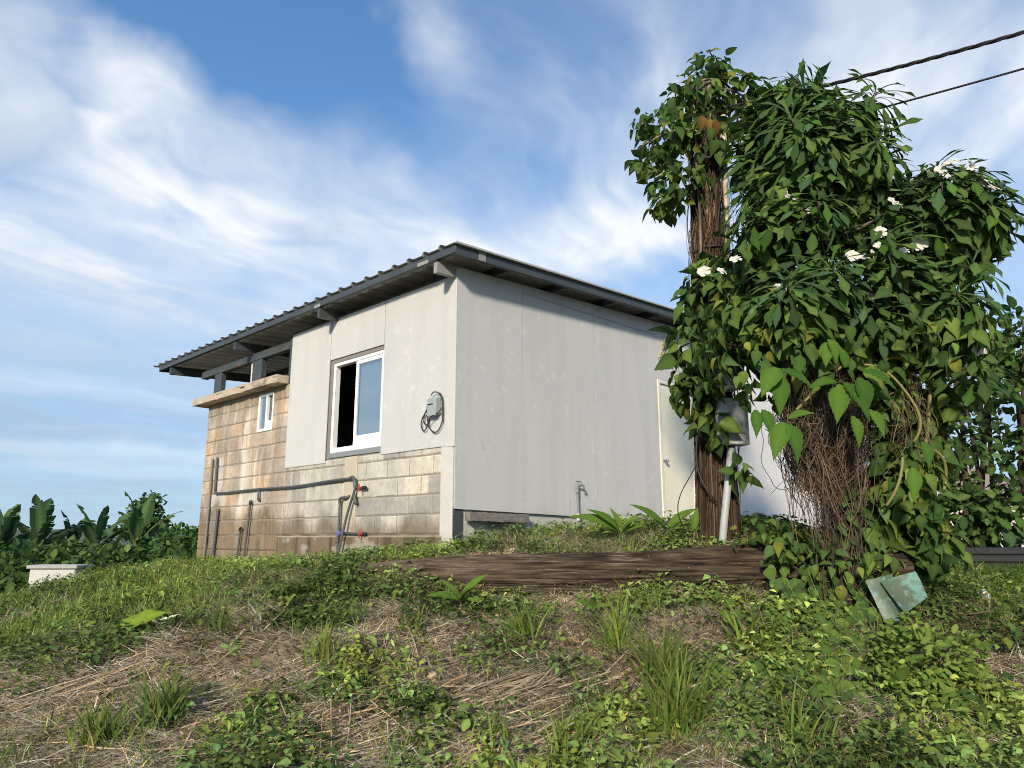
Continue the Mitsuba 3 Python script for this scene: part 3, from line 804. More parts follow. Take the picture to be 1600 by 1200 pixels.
# yellow twine and scribble by the door
tw = []
t = np.linspace(0, 1, 90)
for (w0, z0, w1, z1, rr, turns) in ((3.97, 4.32, 3.96, 4.22, .035, 3.5), (3.93, 4.16, 3.86, 4.06, .05, 2.5)):
    tw.append(tube(H(w0 + (w1 - w0) * t + rr * np.cos(turns * 2 * np.pi * t), -.03 - .01 * np.sin(9 * t), z0 + (z1 - z0) * t + rr * .7 * np.sin(turns * 2 * np.pi * t)), .0045, 5))
tw.append(tube(hpath([(4.02, -.03, 4.58), (4.03, -.03, 4.45), (3.99, -.03, 4.33)], 14), .004, 5))
tw.append(tube(hpath([(3.97, -.03, 4.22), (3.98, -.03, 4.18), (3.91, -.03, 4.14)], 14), .004, 5))
add('twine', cat(tw), 'mat_yellow', smooth=True)
tag('twine', 'curled yellow twine hanging from the eave above left of the door', 'twine')

# ------------------------------------------------------------------ log, pole and its fittings
n_a, n_l = 130, 260
tt = np.linspace(0, 1, n_l)
an = np.arange(n_a) * 2 * np.pi / n_a
ax = unit(LOGB - LOGA)
sx = unit(np.cross(ax, [0, 0, 1.0]))
sz = np.cross(sx, ax)
cen = LOGA + tt[:, None] * (LOGB - LOGA) + np.array([0, 0, .035]) * (4 * tt * (1 - tt))[:, None] + np.array([0, 0, .02]) * np.sin(tt * 9)[:, None]
rad = .145 + .050 * tt
q = np.stack([np.repeat(tt[:, None] * 3.0, n_a, 1), np.repeat(np.cos(an)[None], n_l, 0) * 2.4, np.repeat(np.sin(an)[None], n_l, 0) * 2.4], -1)
groove = meshkit.fbm(q * np.array([.8, 6, 6]), 4, 12)
crack = np.clip((meshkit.fbm(q * np.array([.5, 3.2, 3.2]) + 7, 3, 17) - .60) * 6, 0, 1) + .35 * np.clip((meshkit.fbm(q * np.array([1.1, 11, 11]) + 3, 3, 27) - .54) * 7, 0, 1)
R = rad[:, None] * (1 + .22 * (groove - .5) + .12 * (meshkit.fbm(q * .7, 3, 5) - .5)) - .035 * crack
R[0] *= .55
R[-1] *= .8
P = cen[:, None] + R[..., None] * (np.cos(an)[None, :, None] * sx + np.sin(an)[None, :, None] * sz)
k, j = np.meshgrid(np.arange(n_l - 1), np.arange(n_a), indexing='ij')
qd = np.stack([k * n_a + j, k * n_a + (j + 1) % n_a, (k + 1) * n_a + (j + 1) % n_a, (k + 1) * n_a + j], -1).reshape(-1, 4)
caps = [(n_l * n_a, (j + 1) % n_a, j) for j in range(n_a)] + [(n_l * n_a + 1, (n_l - 1) * n_a + j, (n_l - 1) * n_a + (j + 1) % n_a) for j in range(n_a)]
lv = np.vstack([P.reshape(-1, 3), LOGA[None], LOGB[None]])
lf = np.vstack([qd[:, [0, 2, 1]], qd[:, [0, 3, 2]], np.array(caps)[:, ::-1]])
lmesh = trimesh.Trimesh(lv, lf, process=False)
if lmesh.volume < 0:
    lmesh.invert()
add('fallen_log', lmesh, 'mat_log', smooth=50)
tag('fallen_log', 'dark cracked old timber pole lying across the top of the bank', 'log')

PB, PT = np.array([1.69, 6.12, 1.0]), np.array([1.83, 6.10, 5.72])
tt = np.linspace(0, 1, 60)
an = np.arange(40) * 2 * np.pi / 40
q = np.stack([np.repeat(tt[:, None] * 2.2, 40, 1), np.repeat(np.cos(an)[None] * 3, 60, 0), np.repeat(np.sin(an)[None] * 3, 60, 0)], -1)
R = (.128 - .030 * tt[:, None]) * (1 + .10 * (meshkit.fbm(q * np.array([.6, 4, 4]), 3, 3) - .5))
cen = PB + tt[:, None] * (PT - PB)
P = cen[:, None] + np.stack([R * np.cos(an), R * np.sin(an), 0 * R], -1)
k, j = np.meshgrid(np.arange(59), np.arange(40), indexing='ij')
qd = np.stack([k * 40 + j, k * 40 + (j + 1) % 40, (k + 1) * 40 + (j + 1) % 40, (k + 1) * 40 + j], -1).reshape(-1, 4)
lf = np.vstack([qd[:, [0, 1, 2]], qd[:, [0, 2, 3]], np.array([(2400, 59 * 40 + j, 59 * 40 + (j + 1) % 40) for j in range(40)])])
add('utility_pole', trimesh.Trimesh(np.vstack([P.reshape(-1, 3), PT[None]]), lf, process=False), 'mat_pole', smooth=50)
tag('utility_pole', 'wooden utility pole overgrown with climbing vine in front of the cream door', 'pole')


def pole_at(z):
    return PB + (PT - PB) * ((z - PB[2]) / (PT[2] - PB[2]))


# conduits and meter boxes on the pole
pts = [pole_at(z) + np.array([.125, -.10, 0]) for z in np.linspace(3.3, 5.35, 12)]
add('conduit__pipe', tube(pts, .026, 12), 'mat_conduit', smooth=True)
for z in (4.05, 4.9):
    ring = pole_at(z) + np.stack([.142 * np.cos(an), .165 * np.sin(an), 0 * an], 1)
    put('conduit__strap' if z < 4.5 else 'conduit__strap', mikit.ply(tube(np.vstack([ring, ring[:1]]), .011, 6), 'mat_black', smooth=True))
tag('conduit', 'pale weathered conduit strapped to the right side of the pole top', 'pipe')
add('conduit_001__pipe', tube(spline([at(1142, 700, 5.88), at(1139, 740, 5.86), at(1133, 800, 5.84), at(1129, 850, 5.84), at(1128, 880, 5.84)], 20), .030, 14), 'mat_pvc', smooth=True)
tag('conduit_001', 'grey plastic conduit slanting down the pole from the lower meter box', 'pipe')


def boxat(px0, px1, py0, py1, y, depth, yaw, b=.005):
    a, c = at(px0, py1, y), at(px1, py0, y)
    m = cbox(-(c[0] - a[0]) / 2, (c[0] - a[0]) / 2, -depth / 2, depth / 2, 0, c[2] - a[2], b)
    m.apply_transform(trimesh.transformations.rotation_matrix(yaw, [0, 0, 1]))
    m.apply_translation(((a[0] + c[0]) / 2, y + depth / 2, a[2]))
    return m


add('meter_box__body', boxat(1128, 1167, 622, 694, 5.80, .13, .25), 'mat_box')
add('meter_box__door', boxat(1134, 1165, 630, 676, 5.785, .012, .25, .004), 'mat_box')
tag('meter_box', 'lower grey meter box on the pole with a recessed front', 'meter box')
add('meter_box_001__body', boxat(1121, 1153, 548, 607, 5.82, .14, .3), 'mat_box')
g_ = trimesh.creation.cylinder(.055, .07, sections=24)
g_.apply_transform(trimesh.transformations.rotation_matrix(np.pi / 2, [1, 0, 0]))
g_.apply_translation(at(1139, 572, 5.80))
add('meter_box_001__dial', g_, 'mat_pvc', smooth=40)
tag('meter_box_001', 'upper meter box half hidden by vine leaves on the pole', 'meter box')
wz = spline([at(1090, 718, 5.95), at(1075, 750, 5.9), at(1061, 780, 5.88), at(1059, 796, 5.88), at(1066, 820, 5.9), at(1076, 845, 5.95)], 30)
add('loose_wire', tube(wz, .0045, 6), 'mat_black', smooth=True)
tag('loose_wire', 'thin dark wire bowing out from the pole in front of the door', 'wire')
wz = spline([at(1088, 600, 5.92), at(1088, 700, 5.92), at(1094, 745, 5.92), at(1108, 770, 5.9), at(1120, 785, 5.9)], 24)
add('loose_wire_001', tube(wz, .009, 6), 'mat_black', smooth=True)
tag('loose_wire_001', 'black cable running down the left side of the pole', 'wire')


def twisted(a, b, sag, r, strands, key, lab):
    s = np.linspace(0, 1, 420)
    p = a + (b - a) * s[:, None] - np.array([0, 0, 1]) * (sag * 4 * s * (1 - s))[:, None]
    L_ = np.linalg.norm(b - a)
    dx = unit(np.cross(b - a, [0, 0, 1.0]))
    ms = []
    for i in range(strands):
        th = 2 * np.pi * (i / strands + s * L_ / .34)
        off = r * (np.cos(th)[:, None] * dx + np.sin(th)[:, None] * np.array([0, 0, 1.0])) if strands > 1 else 0
        ms.append(tube(p + off, r if strands > 1 else r, 6))
    for i, m in enumerate(ms):
        put(key + '__strand' if strands > 1 else key, mikit.ply(m, 'mat_black', smooth=True))
    tag(key, lab, 'cable')


twisted(pole_at(5.45) + np.array([.1, -.05, 0]), at(1600, 20, 4.7) + (at(1600, 20, 4.7) - at(1310, 128, 5.78)) * 3.5, .30, .0085, 3, 'overhead_cable', 'thick twisted black cable from the pole to the upper right corner')
twisted(pole_at(5.05) + np.array([.1, -.05, 0]), at(1600, 112, 4.7) + (at(1600, 112, 4.7) - at(1360, 190, 5.6)) * 3.5, .12, .0075, 1, 'overhead_cable_001', 'thinner black cable below the twisted one at the upper right')

# ------------------------------------------------------------------ leaves
SPOON = pw((0, .010), (.12, .024), (.50, .034), (.68, .062), (.79, .118), (.86, .108), (.92, .048), (.96, .02), (1, .0))
OVATE = pw((0, .02), (.06, .14), (.2, .27), (.38, .31), (.6, .24), (.8, .12), (.93, .04), (1, 0))
HEART = pw((0, .10), (.05, .33), (.2, .43), (.4, .41), (.65, .25), (.87, .08), (1, 0))
OVAL = pw((0, .02), (.12, .18), (.35, .30), (.6, .30), (.85, .16), (1, 0))
LANCE = pw((0, .02), (.15, .10), (.4, .145), (.65, .12), (.88, .05), (1, 0))


class Kind:
    """One sort of leaf in several bends and tints; each leaf placed is an entry of its own until the limit, the rest is one mesh."""

    def __init__(self, profile, tints, n=6, fold=(.2, .5), droop=(.1, .5), wave=.05, bends=5, seed=1):
        r = np.random.default_rng(seed)
        self.shapes = [leaf(profile, n, r.uniform(*fold), r.uniform(*droop), wave, seed + i) for i in range(bends)]
        self.tints = [np.array(t) for t in tints]
        self.seed = seed
        self.ply = {}
        self.items = []

    def place(self, pos, axis_, normal, size, tint=None):
        n = len(pos)
        r = np.random.default_rng(self.seed + 77 + len(self.items))
        M = frame(axis_, normal, np.broadcast_to(size, (n,)))
        M = M * np.stack([r.uniform(.85, 1.15, n), np.ones(n), np.ones(n)], -1)[:, None, :]
        b = r.integers(0, len(self.shapes), n)
        t = r.integers(0, len(self.tints), n) if tint is None else np.broadcast_to(tint, (n,))
        self.items.append((np.asarray(pos, float), M, b, t))
        return self

    def done(self, key, limit, rest='small_leaf', part='leaf', bsdf='mat_leaf'):
        P = np.concatenate([i[0] for i in self.items])
        M = np.concatenate([i[1] for i in self.items])
        B = np.concatenate([i[2] for i in self.items])
        Tn = np.concatenate([i[3] for i in self.items])
        eye = np.array([0, 0, EYE])
        size = np.linalg.norm(M[:, :, 1], axis=1)
        facing = np.abs((unit(P - eye) * unit(M[:, :, 2])).sum(1)) + .35
        order = np.argsort(np.linalg.norm(P - eye, axis=1) / (size * facing))
        for i in order[:limit]:
            c = (B[i], Tn[i])
            if c not in self.ply:
                V, F, S = self.shapes[c[0]]
                self.ply[c] = mikit.ply((V, F), bsdf, smooth=True, color=np.clip(S * self.tints[c[1]], 0, 1))
            put(f'{key}__{part}', {**self.ply[c], 'to_world': m4(M[i], P[i])})
        r = np.random.default_rng(self.seed)
        parts = []
        for b in range(len(self.shapes)):
            for t in range(len(self.tints)):
                s = [i for i in order[limit:] if B[i] == b and Tn[i] == t]
                if s:
                    V, F, S = self.shapes[b]
                    parts.append(merged(V, F, M[s], P[s], self.tints[t] * np.exp(r.normal(0, .18, (len(s), 1))), S))
        if parts:
            k = stuff(f'{key}__{rest}', parts, bsdf)
            labels[k] = {'label': 'smaller leaves deeper in the foliage', 'kind': 'stuff'}
        self.items = []


DARKG = [(.055, .098, .032), (.074, .128, .038), (.040, .076, .028), (.100, .158, .046), (.056, .106, .048)]
MIDG = [(.088, .148, .036), (.066, .120, .034), (.120, .185, .042), (.080, .138, .048), (.048, .092, .030)]
BRIGHT = [(.10, .18, .032), (.085, .16, .030), (.125, .20, .04)]


def shell(n, c, r, lo=.55, r_=rng):
    """Points in the outer part of an ellipsoid, with outward directions."""
    d = unit(r_.normal(size=(n, 3)))
    k = (lo + (1 - lo) * r_.random(n) ** .7)[:, None]
    return c + d * k * r, unit(d / np.asarray(r))


def drape(kind, n, c, r, size, lo=.55, down=.8, tint=None, front=None, r_=rng):
    p, d = shell(n, np.asarray(c), np.asarray(r), lo, r_)
    if front is not None:
        s = d[:, 1] < front
        p, d = p[s], d[s]
    m = len(p)
    a = unit(d * .75 + np.array([0, 0, -down]) + r_.normal(0, .5, (m, 3)))
    nrm = unit(d + np.array([0, -.1, .6]) + r_.normal(0, .42, (m, 3)))
    kind.place(p, a, nrm, np.exp(r_.normal(0, .22, m)) * size, tint)


def fibres(n, start, end, r_, thick, colour, wig=.06, segs=9, sides=3):
    """Hanging dead stems: a bundle of thin tubes from start(n,3) to end(n,3)."""
    t = np.linspace(0, 1, segs)
    p = start[:, None] + (end - start)[:, None] * t[None, :, None]
    w = r_.normal(0, 1, (n, segs, 3))
    w = np.cumsum(w, 1)
    for _ in range(2):
        w[:, 1:-1] = .25 * w[:, :-2] + .5 * w[:, 1:-1] + .25 * w[:, 2:]
    w -= w[:, :1] + (w[:, -1:] - w[:, :1]) * t[None, :, None]
    p = p + w * wig * .35
    d = unit(np.gradient(p, axis=1))
    a = unit(np.cross(d, np.array([.3, .9, .1])))
    b = np.cross(d, a)
    ang = np.arange(sides) * 2 * np.pi / sides
    rad = (thick * np.exp(r_.normal(0, .35, n)))[:, None, None, None]
    v = p[:, :, None] + rad * (np.cos(ang)[:, None] * a[:, :, None] + np.sin(ang)[:, None] * b[:, :, None])
    i, j = np.meshgrid(np.arange(segs - 1), np.arange(sides), indexing='ij')
    qd = np.stack([i * sides + j, i * sides + (j + 1) % sides, (i + 1) * sides + (j + 1) % sides, (i + 1) * sides + j], -1).reshape(-1, 4)
    f = np.vstack([qd[:, [0, 1, 2]], qd[:, [0, 2, 3]]])
    F = (f[None] + (np.arange(n) * segs * sides)[:, None, None]).reshape(-1, 3)
    c = np.repeat(jitter_col(n, colour, .4, .08, r_), segs * sides, 0)
    return v.reshape(-1, 3), F, c


# vine on the pole
V1 = 'climbing_vine'
r3 = np.random.default_rng(21)
kv = Kind(OVATE, MIDG + DARKG[:3] + [(.15, .17, .035)], n=9, fold=(.15, .45), droop=(.15, .7), wave=.05, bends=8, seed=31)


def pv(px, py, y):
    return at(px, py, y)


for (px, py, y, rx, ry, rz, n, s) in ((1090, 150, 6.05, .30, .28, .22, 90, .155), (1040, 210, 6.0, .24, .28, .26, 90, .155), (1110, 215, 5.95, .22, .25, .28, 60, .16), (1060, 285, 5.95, .28, .25, .20, 75, .155), (1040, 318, 6.0, .13, .18, .14, 26, .14),
                                      (1000, 190, 6.0, .10, .12, .08, 16, .13), (1010, 260, 6.0, .12, .12, .12, 22, .14), (1150, 140, 6.1, .22, .22, .18, 60, .15), (1180, 172, 5.95, .14, .15, .10, 26, .15), (1105, 105, 6.05, .22, .2, .10, 40, .14), (1165, 190, 6.1, .15, .2, .25, 30, .15)):
    drape(kv, int(n * 1.55), pv(px, py, y), (rx, ry, rz), s * .80, .35, .85, r_=r3)
for (px, py, y, rx, ry, rz, n, s) in ((1100, 470, 5.9, .22, .28, .28, 130, .15), (1085, 540, 5.88, .23, .28, .22, 110, .16), (1090, 610, 5.9, .20, .22, .20, 70, .16), (1140, 520, 5.75, .20, .22, .25, 70, .16), (1110, 665, 5.85, .13, .15, .12, 22, .17), (1105, 425, 5.95, .17, .22, .14, 45, .14), (1065, 590, 5.9, .10, .12, .16, 18, .15)):
    drape(kv, int(n * 1.55), pv(px, py, y), (rx, ry, rz), s * .80, .35, .85, r_=r3)
kv.done(V1, 300)
for px, py, t in ((1098, 185, 0), (1110, 190, 1), (1118, 192, 2)):
    k_ = leaf(OVATE, 6, .3, .5, .06, 90 + t)
    put(V1 + '__withered_leaf', mikit.ply((k_[0], k_[1]), 'mat_leaf', smooth=True, color=np.clip(k_[2] * np.array([(.17, .10, .035), (.21, .14, .045), (.14, .07, .025)][t]), 0, 1), to_world=m4(frame(np.array([[.1 * (t - 1), -.1, -1.0]]), np.array([[.2, -1, .2]]), np.array([.15]))[0], at(px, py - 4, 5.72))))
labels[V1 + '__withered_leaf'] = {'label': 'orange withered leaf'}
n = 620
z0, z1 = r3.uniform(2.9, 5.5, n), None
th = r3.uniform(0, 2 * np.pi, n)
rr = .122 + .02 * r3.random(n)
st = np.array([pole_at(z) for z in z0]) + np.stack([rr * np.cos(th), rr * np.sin(th), 0 * th], 1)
z1 = np.clip(z0 - r3.uniform(.5, 2.2, n), 1.3, 9)
th2 = th + r3.normal(0, .5, n)
rr2 = np.where(z1 < 2.4, .145, .13) + .02 * r3.random(n)
en = np.array([pole_at(z) for z in z1]) + np.stack([rr2 * np.cos(th2), rr2 * np.sin(th2), 0 * th], 1)
fb = fibres(n, st, en, r3, .0030, (.06, .041, .030), .06, 12)
n = 260
th = r3.uniform(np.pi * .55, np.pi * 1.55, n)
z0 = r3.uniform(3.5, 4.9, n)
st = np.array([pole_at(z) for z in z0]) + np.stack([.125 * np.cos(th), .125 * np.sin(th), 0 * th], 1)
en = np.array([pole_at(z) for z in z0 - r3.uniform(.1, .6, n)]) + np.stack([.13 * np.cos(th + r3.normal(0, .5, n)), .13 * np.sin(th), 0 * th], 1)
fb2 = fibres(n, st, en, r3, .0045, (.10, .062, .038), .06, 8)
n = 170
th = r3.uniform(0, 2 * np.pi, n)
st = np.array([pole_at(z) for z in r3.uniform(1.9, 2.6, n)]) + np.stack([.14 * np.cos(th), .14 * np.sin(th), 0 * th], 1)
en = np.array([pole_at(1.35)] * n) + np.stack([.175 * np.cos(th), .17 * np.sin(th), 0 * th], 1)
fb3 = fibres(n, st, en, r3, .005, (.042, .029, .021), .03, 8)
k_ = stuff(V1 + '__root', [fb, fb2, fb3], 'mat_vertex')
labels[k_] = {'label': 'brown clinging roots and dead stems wrapped round the pole', 'kind': 'stuff'}
st = [tube(spline([pole_at(2.6) + [-.14, -.12, 0], pole_at(3.2) + [-.17, -.14, 0], pole_at(4.1) + [-.13, -.17, 0], pole_at(5.1) + [-.15, -.14, 0], at(1085, 125, 6.0)], 24), .012, 6),
      tube(spline([at(1110, 155, 5.95), at(1140, 140, 5.95), at(1170, 160, 6.0), at(1185, 195, 6.0)], 16), .010, 6), tube(spline([at(1075, 150, 5.95), at(1100, 125, 5.95), at(1128, 128, 6.0), at(1150, 165, 6.0)], 16), .011, 6),
      tube(spline([at(1090, 205, 5.8), at(1050, 205, 5.85), at(1010, 225, 5.9), at(990, 240, 5.95)], 16), .007, 6)]
for m in st:
    add(V1 + '__stem', m, 'mat_pole', smooth=True)
tag(V1, 'leafy climbing vine wrapping the utility pole from foot to top', 'vine')

# flowering shrub with spoon shaped leaves
V2 = 'flowering_shrub'
r4 = np.random.default_rng(5)
ks = Kind(SPOON, DARKG + [(.055, .115, .024)], n=15, fold=(.1, .35), droop=(.25, .85), wave=.03, bends=8, seed=51)
tips = []
for (px, py, y, rx, ry, rz, n) in ((1258, 262, 5.25, .46, .50, .56, 36), (1310, 235, 5.2, .44, .45, .50, 14), (1492, 345, 5.15, .36, .42, .34, 22), (1310, 500, 5.1, .86, .55, .32, 40), (1215, 400, 5.2, .45, .5, .4, 14), (1420, 470, 5.1, .5, .45, .28, 14), (1235, 180, 5.25, .25, .3, .22, 8), (1192, 285, 5.45, .16, .3, .5, 12), (1395, 350, 5.15, .22, .3, .26, 14), (1345, 300, 5.2, .3, .3, .35, 10), (1218, 178, 5.35, .10, .2, .10, 4), (1262, 160, 5.3, .12, .2, .08, 4)):
    c = at(px, py, y)
    d = unit(r4.normal(size=(n, 3)) + np.array([0, -.35, .25]))
    k = (.50 + .75 * r4.random(n) ** .8)[:, None]
    tips += list(zip(c + d * k * np.array([rx, ry, rz]), unit(d + np.array([0, -.1, .55]))))
fl = [(1228, 304), (1239, 310), (1300, 225), (1275, 168), (1375, 363), (1373, 383), (1332, 400), (1350, 402), (1364, 398), (1413, 392), (1432, 386), (1440, 382), (1425, 406), (1100, 424), (1128, 424), (1150, 405), (1395, 315), (1402, 320), (1450, 270), (1470, 265), (1484, 255), (1495, 252), (1515, 254), (1520, 262), (1535, 285), (1552, 292), (1565, 288), (1480, 275), (1357, 463), (1220, 450), (1320, 150), (1265, 330), (1528, 548), (1540, 552)]
flower_at = [at(px, py, 4.66 if py > 330 else 4.78) for px, py in fl]
for p in [q_ for q_ in flower_at if q_[0] > 1.65]:             # every flower stands on a leafy tip of its own or a neighbour's
    d = unit(np.array([0, -.35, 1.0]) + r4.normal(0, .2, 3))
    if min(np.linalg.norm(p - d * .09 - q_[0]) for q_ in tips[-40:]) > .16:
        tips.append((p - d * .07, d))
root = at(1318, 945, 4.98)
for p, d in tips:
    m = 26 + int(r4.integers(0, 12))
    ph = r4.uniform(0, 2 * np.pi) + np.arange(m) * 2.39996
    s = np.linspace(0, 1, m)
    e1 = unit(np.cross(d, [.3, .2, .9]))
    e2 = np.cross(d, e1)
    radial = np.cos(ph)[:, None] * e1 + np.sin(ph)[:, None] * e2
    tilt = (1.28 - .78 * s)[:, None]                         # older leaves spread, younger ones stand up
    a = unit(radial * np.sin(.35 + tilt) + d * np.cos(.35 + tilt) * 1.1 + np.array([0, 0, -.12]) + r4.normal(0, .10, (m, 3)))
    base = p - d * (.16 * (1 - s))[:, None] + radial * .015
    nrm = unit(d * .9 - radial * .25 + np.array([0, 0, .4]))
    ks.place(base, a, nrm, r4.uniform(.27, .40, m) * (1 - .25 * s))
ks.done(V2, 300)
bm = []
hubs = [at(1300, 640, 5.1), at(1270, 560, 5.2), at(1340, 560, 5.15), at(1390, 560, 5.1), at(1262, 380, 5.25), at(1290, 300, 5.2), at(1460, 450, 5.15)]
for a_, b_, r0, r1 in ((root, hubs[0], .055, .045), (hubs[0], hubs[1], .04, .032), (hubs[0], hubs[2], .04, .03), (hubs[0], hubs[3], .035, .028), (hubs[1], hubs[4], .032, .026), (hubs[2], hubs[5], .03, .024), (hubs[3], hubs[6], .028, .022)):
    mid = (a_ + b_) / 2 + r4.normal(0, .04, 3)
    bm.append(tube(spline([a_, mid, b_], 10), np.linspace(r0, r1, 10), 8))
for p, d in tips:
    h = min(hubs[1:], key=lambda q_: np.linalg.norm(q_ - p) + .6 * max(0, q_[2] - p[2]))
    bm.append(tube(spline([h, (h + p) / 2 - d * .08 + r4.normal(0, .03, 3), p - d * .02], 8), np.linspace(.018, .010, 8), 6))
add(V2 + '__trunk', bm[0], 'mat_pole', smooth=True)
for m in bm[1:]:
    add(V2 + '__branch', m, 'mat_pole', smooth=True)
# flowers: five broad petals round a pale throat
FV, FF, FS = [], [], []
pet = leaf(pw((0, .06), (.25, .26), (.55, .40), (.8, .36), (.95, .18), (1, .05)), 5, .12, .35, .02, 3)
o = 0
for i in range(5):
    an_ = i * 2 * np.pi / 5
    M = np.array([[math.cos(an_), -math.sin(an_), 0], [math.sin(an_), math.cos(an_), 0], [0, 0, 1]]) @ np.array([[1, .0, 0], [0, .93, 0], [.25, .36, 1]])
    FV.append(pet[0] @ M.T + np.array([0, 0, .02]))
    FF.append(pet[1] + o)
    o += len(pet[0])
FV, FF = np.vstack(FV), np.vstack(FF)
rad_ = np.linalg.norm(FV[:, :2], axis=1)
flower_ply = mikit.ply((FV, FF), 'mat_leaf', smooth=True, color=np.clip(np.array([.70, .70, .66]) * (1 - np.clip(.22 - rad_, 0, 1)[:, None] * np.array([.3, .8, 3.2])), 0, 1))
for p in flower_at:
    dv = unit(np.array([r4.normal(0, .5), -.8, .55 + r4.normal(0, .3)]))
    M = frame(np.cross(dv, [.2, .5, 1.0])[None], dv[None], np.array([r4.uniform(.044, .060)]))[0]
    put(V2 + '__flower', {**flower_ply, 'to_world': m4(M, p)})
labels[V2 + '__flower'] = {'label': 'white five petalled flower'}
tag(V2, 'tall shrub of dark spoon shaped leaves topped with white flowers', 'shrub')

# vine sprawling over the lower half of the shrub, its dead stems hanging below
V3 = 'sprawling_vine'
r5 = np.random.default_rng(9)
kb = Kind(OVATE, MIDG + MIDG[:3] + [(.045, .095, .028), (.17, .19, .04)], n=9, fold=(.12, .4), droop=(.15, .7), wave=.05, bends=8, seed=61)
for (px, py, y, rx, ry, rz, n, s) in ((1330, 520, 4.85, .85, .40, .36, 300, .125), (1200, 540, 4.95, .45, .40, .42, 190, .125), (1450, 540, 4.95, .45, .4, .38, 150, .15), (1255, 330, 4.95, .45, .30, .45, 90, .115), (1180, 470, 5.1, .4, .4, .35, 110, .125), (1300, 590, 4.85, .5, .3, .16, 60, .14)):
    drape(kb, int(n * 1.35), at(px, py, y), (rx, ry, rz), s * .84, .6, .65, front=.55, r_=r5)
for (px, py, y, rx, ry, rz, n, s) in ((1440, 660, 5.15, .25, .25, .45, 130, .16), (1400, 700, 5.2, .22, .2, .4, 120, .15), (1400, 790, 5.2, .30, .25, .38, 170, .16), (1345, 820, 5.15, .2, .2, .28, 90, .14), (1395, 640, 5.0, .2, .2, .3, 110, .12), (1425, 760, 5.0, .22, .2, .35, 130, .12), (1450, 850, 5.2, .22, .25, .18, 60, .16), (1370, 870, 5.1, .2, .2, .12, 60, .13), (1310, 890, 4.98, .2, .16, .2, 70, .10), (1320, 800, 5.0, .14, .12, .25, 34, .11), (1260, 845, 5.1, .35, .2, .14, 70, .11), (1195, 830, 5.3, .25, .2, .12, 46, .10), (1160, 735, 5.75, .08, .1, .10, 8, .13)):
    drape(kb, int(n * 1.5), at(px, py, y), (rx, ry, rz), s * .84, .3, .7, r_=r5)
kb.done(V3, 230)
kl = Kind(pw((0, .02), (.08, .09), (.22, .19), (.42, .235), (.62, .18), (.82, .08), (.94, .025), (1, 0)), [(.062, .135, .026), (.085, .165, .03), (.05, .11, .024)], n=16, fold=(.2, .45), droop=(.3, .6), wave=.0, seed=71)
for V_, F_, S_ in kl.shapes:
    m_ = len(V_) // 3
    V_[:m_, 2] += .035 * (np.arange(m_) % 2)
    V_[2 * m_:, 2] += .035 * (np.arange(m_) % 2)
for px, py, dx, dz, s in ((1215, 575, -.5, -.5, .34), (1215, 585, -.1, -1, .36), (1218, 578, .6, -.3, .30), (1225, 660, -.5, -.9, .34), (1228, 662, .35, -.95, .33), (1232, 655, .5, .3, .20), (1310, 600, -.25, -1, .34), (1315, 598, .55, -.8, .38), (1308, 598, -.9, .1, .28), (1345, 580, .6, -.3, .3), (1340, 590, .2, -.9, .3), (1290, 535, -.2, -1, .22), (1293, 530, .3, -.8, .22), (1288, 528, -.6, .5, .18), (1180, 640, -.1, -1, .24), (1190, 640, .4, -.9, .24), (1330, 650, .25, -1, .26), (1355, 640, .5, -.9, .26), (1440, 690, .2, -.9, .22), (1425, 730, -.2, -1, .28), (1320, 575, -.1, .9, .2), (1250, 555, -.3, -.8, .22)):
    p = at(px, py, 4.52)
    kl.place(p[None], np.array([[dx, -.45, dz]]), np.array([[.15 * dx, -.75, .75]]), np.array([s * .82]))
kl.done(V3, 60, part='large_leaf')
labels[V3 + '__large_leaf'] = {'label': 'large bright green leaf'}
n = 1500
start = np.array([at(px, py, y) for px, py, y in zip(r5.uniform(1224, 1345, n), r5.uniform(560, 660, n), r5.uniform(4.75, 5.25, n))])
t_ = r5.random(n)
ende = np.array([at(1312 + (px - 1312) * k_, py, 4.98 + (y - 5.0) * .5) for px, py, y, k_ in zip(800 + FPX * start[:, 0] / (start[:, 1] * .978 + .3), r5.uniform(670, 770, n), start[:, 1], .30 + .62 * r5.random(n))])
f1 = fibres(n, start, ende, r5, .0024, (.100, .074, .056), .12, 15)
n = 170
start = np.array([at(px, py, y) for px, py, y in zip(r5.normal(1308, 30, n), r5.uniform(640, 720, n), r5.uniform(4.8, 5.2, n))])
ende = np.array([at(px, py, 4.97) for px, py in zip(r5.normal(1318, 20, n), r5.uniform(780, 955, n))])
f2 = fibres(n, start, ende, r5, .0027, (.085, .062, .048), .10, 13)
n = 90
start = np.array([at(px, py, y) for px, py, y in zip(r5.uniform(1380, 1440, n), r5.uniform(570, 640, n), r5.uniform(4.7, 5.0, n))])
ende = start + np.stack([r5.normal(-.02, .1, n), r5.normal(0, .06, n), -r5.uniform(.1, .5, n)], 1)
f3 = fibres(n, start, ende, r5, .0024, (.115, .083, .062), .10, 9)
n = 120
start = np.array([at(px, py, y) for px, py, y in zip(r5.uniform(1225, 1300, n), r5.uniform(690, 770, n), r5.uniform(4.75, 4.95, n))])
ende = start + np.stack([r5.normal(.05, .08, n), r5.normal(0, .06, n), -r5.uniform(.1, .45, n)], 1)
f4 = fibres(n, start, ende, r5, .0022, (.12, .085, .06), .022, 8)
k_ = stuff(V3 + '__dead_stem', [f1, f2, f3, f4], 'mat_vertex')
labels[k_] = {'label': 'hanging mat of dry brown dead stems', 'kind': 'stuff'}
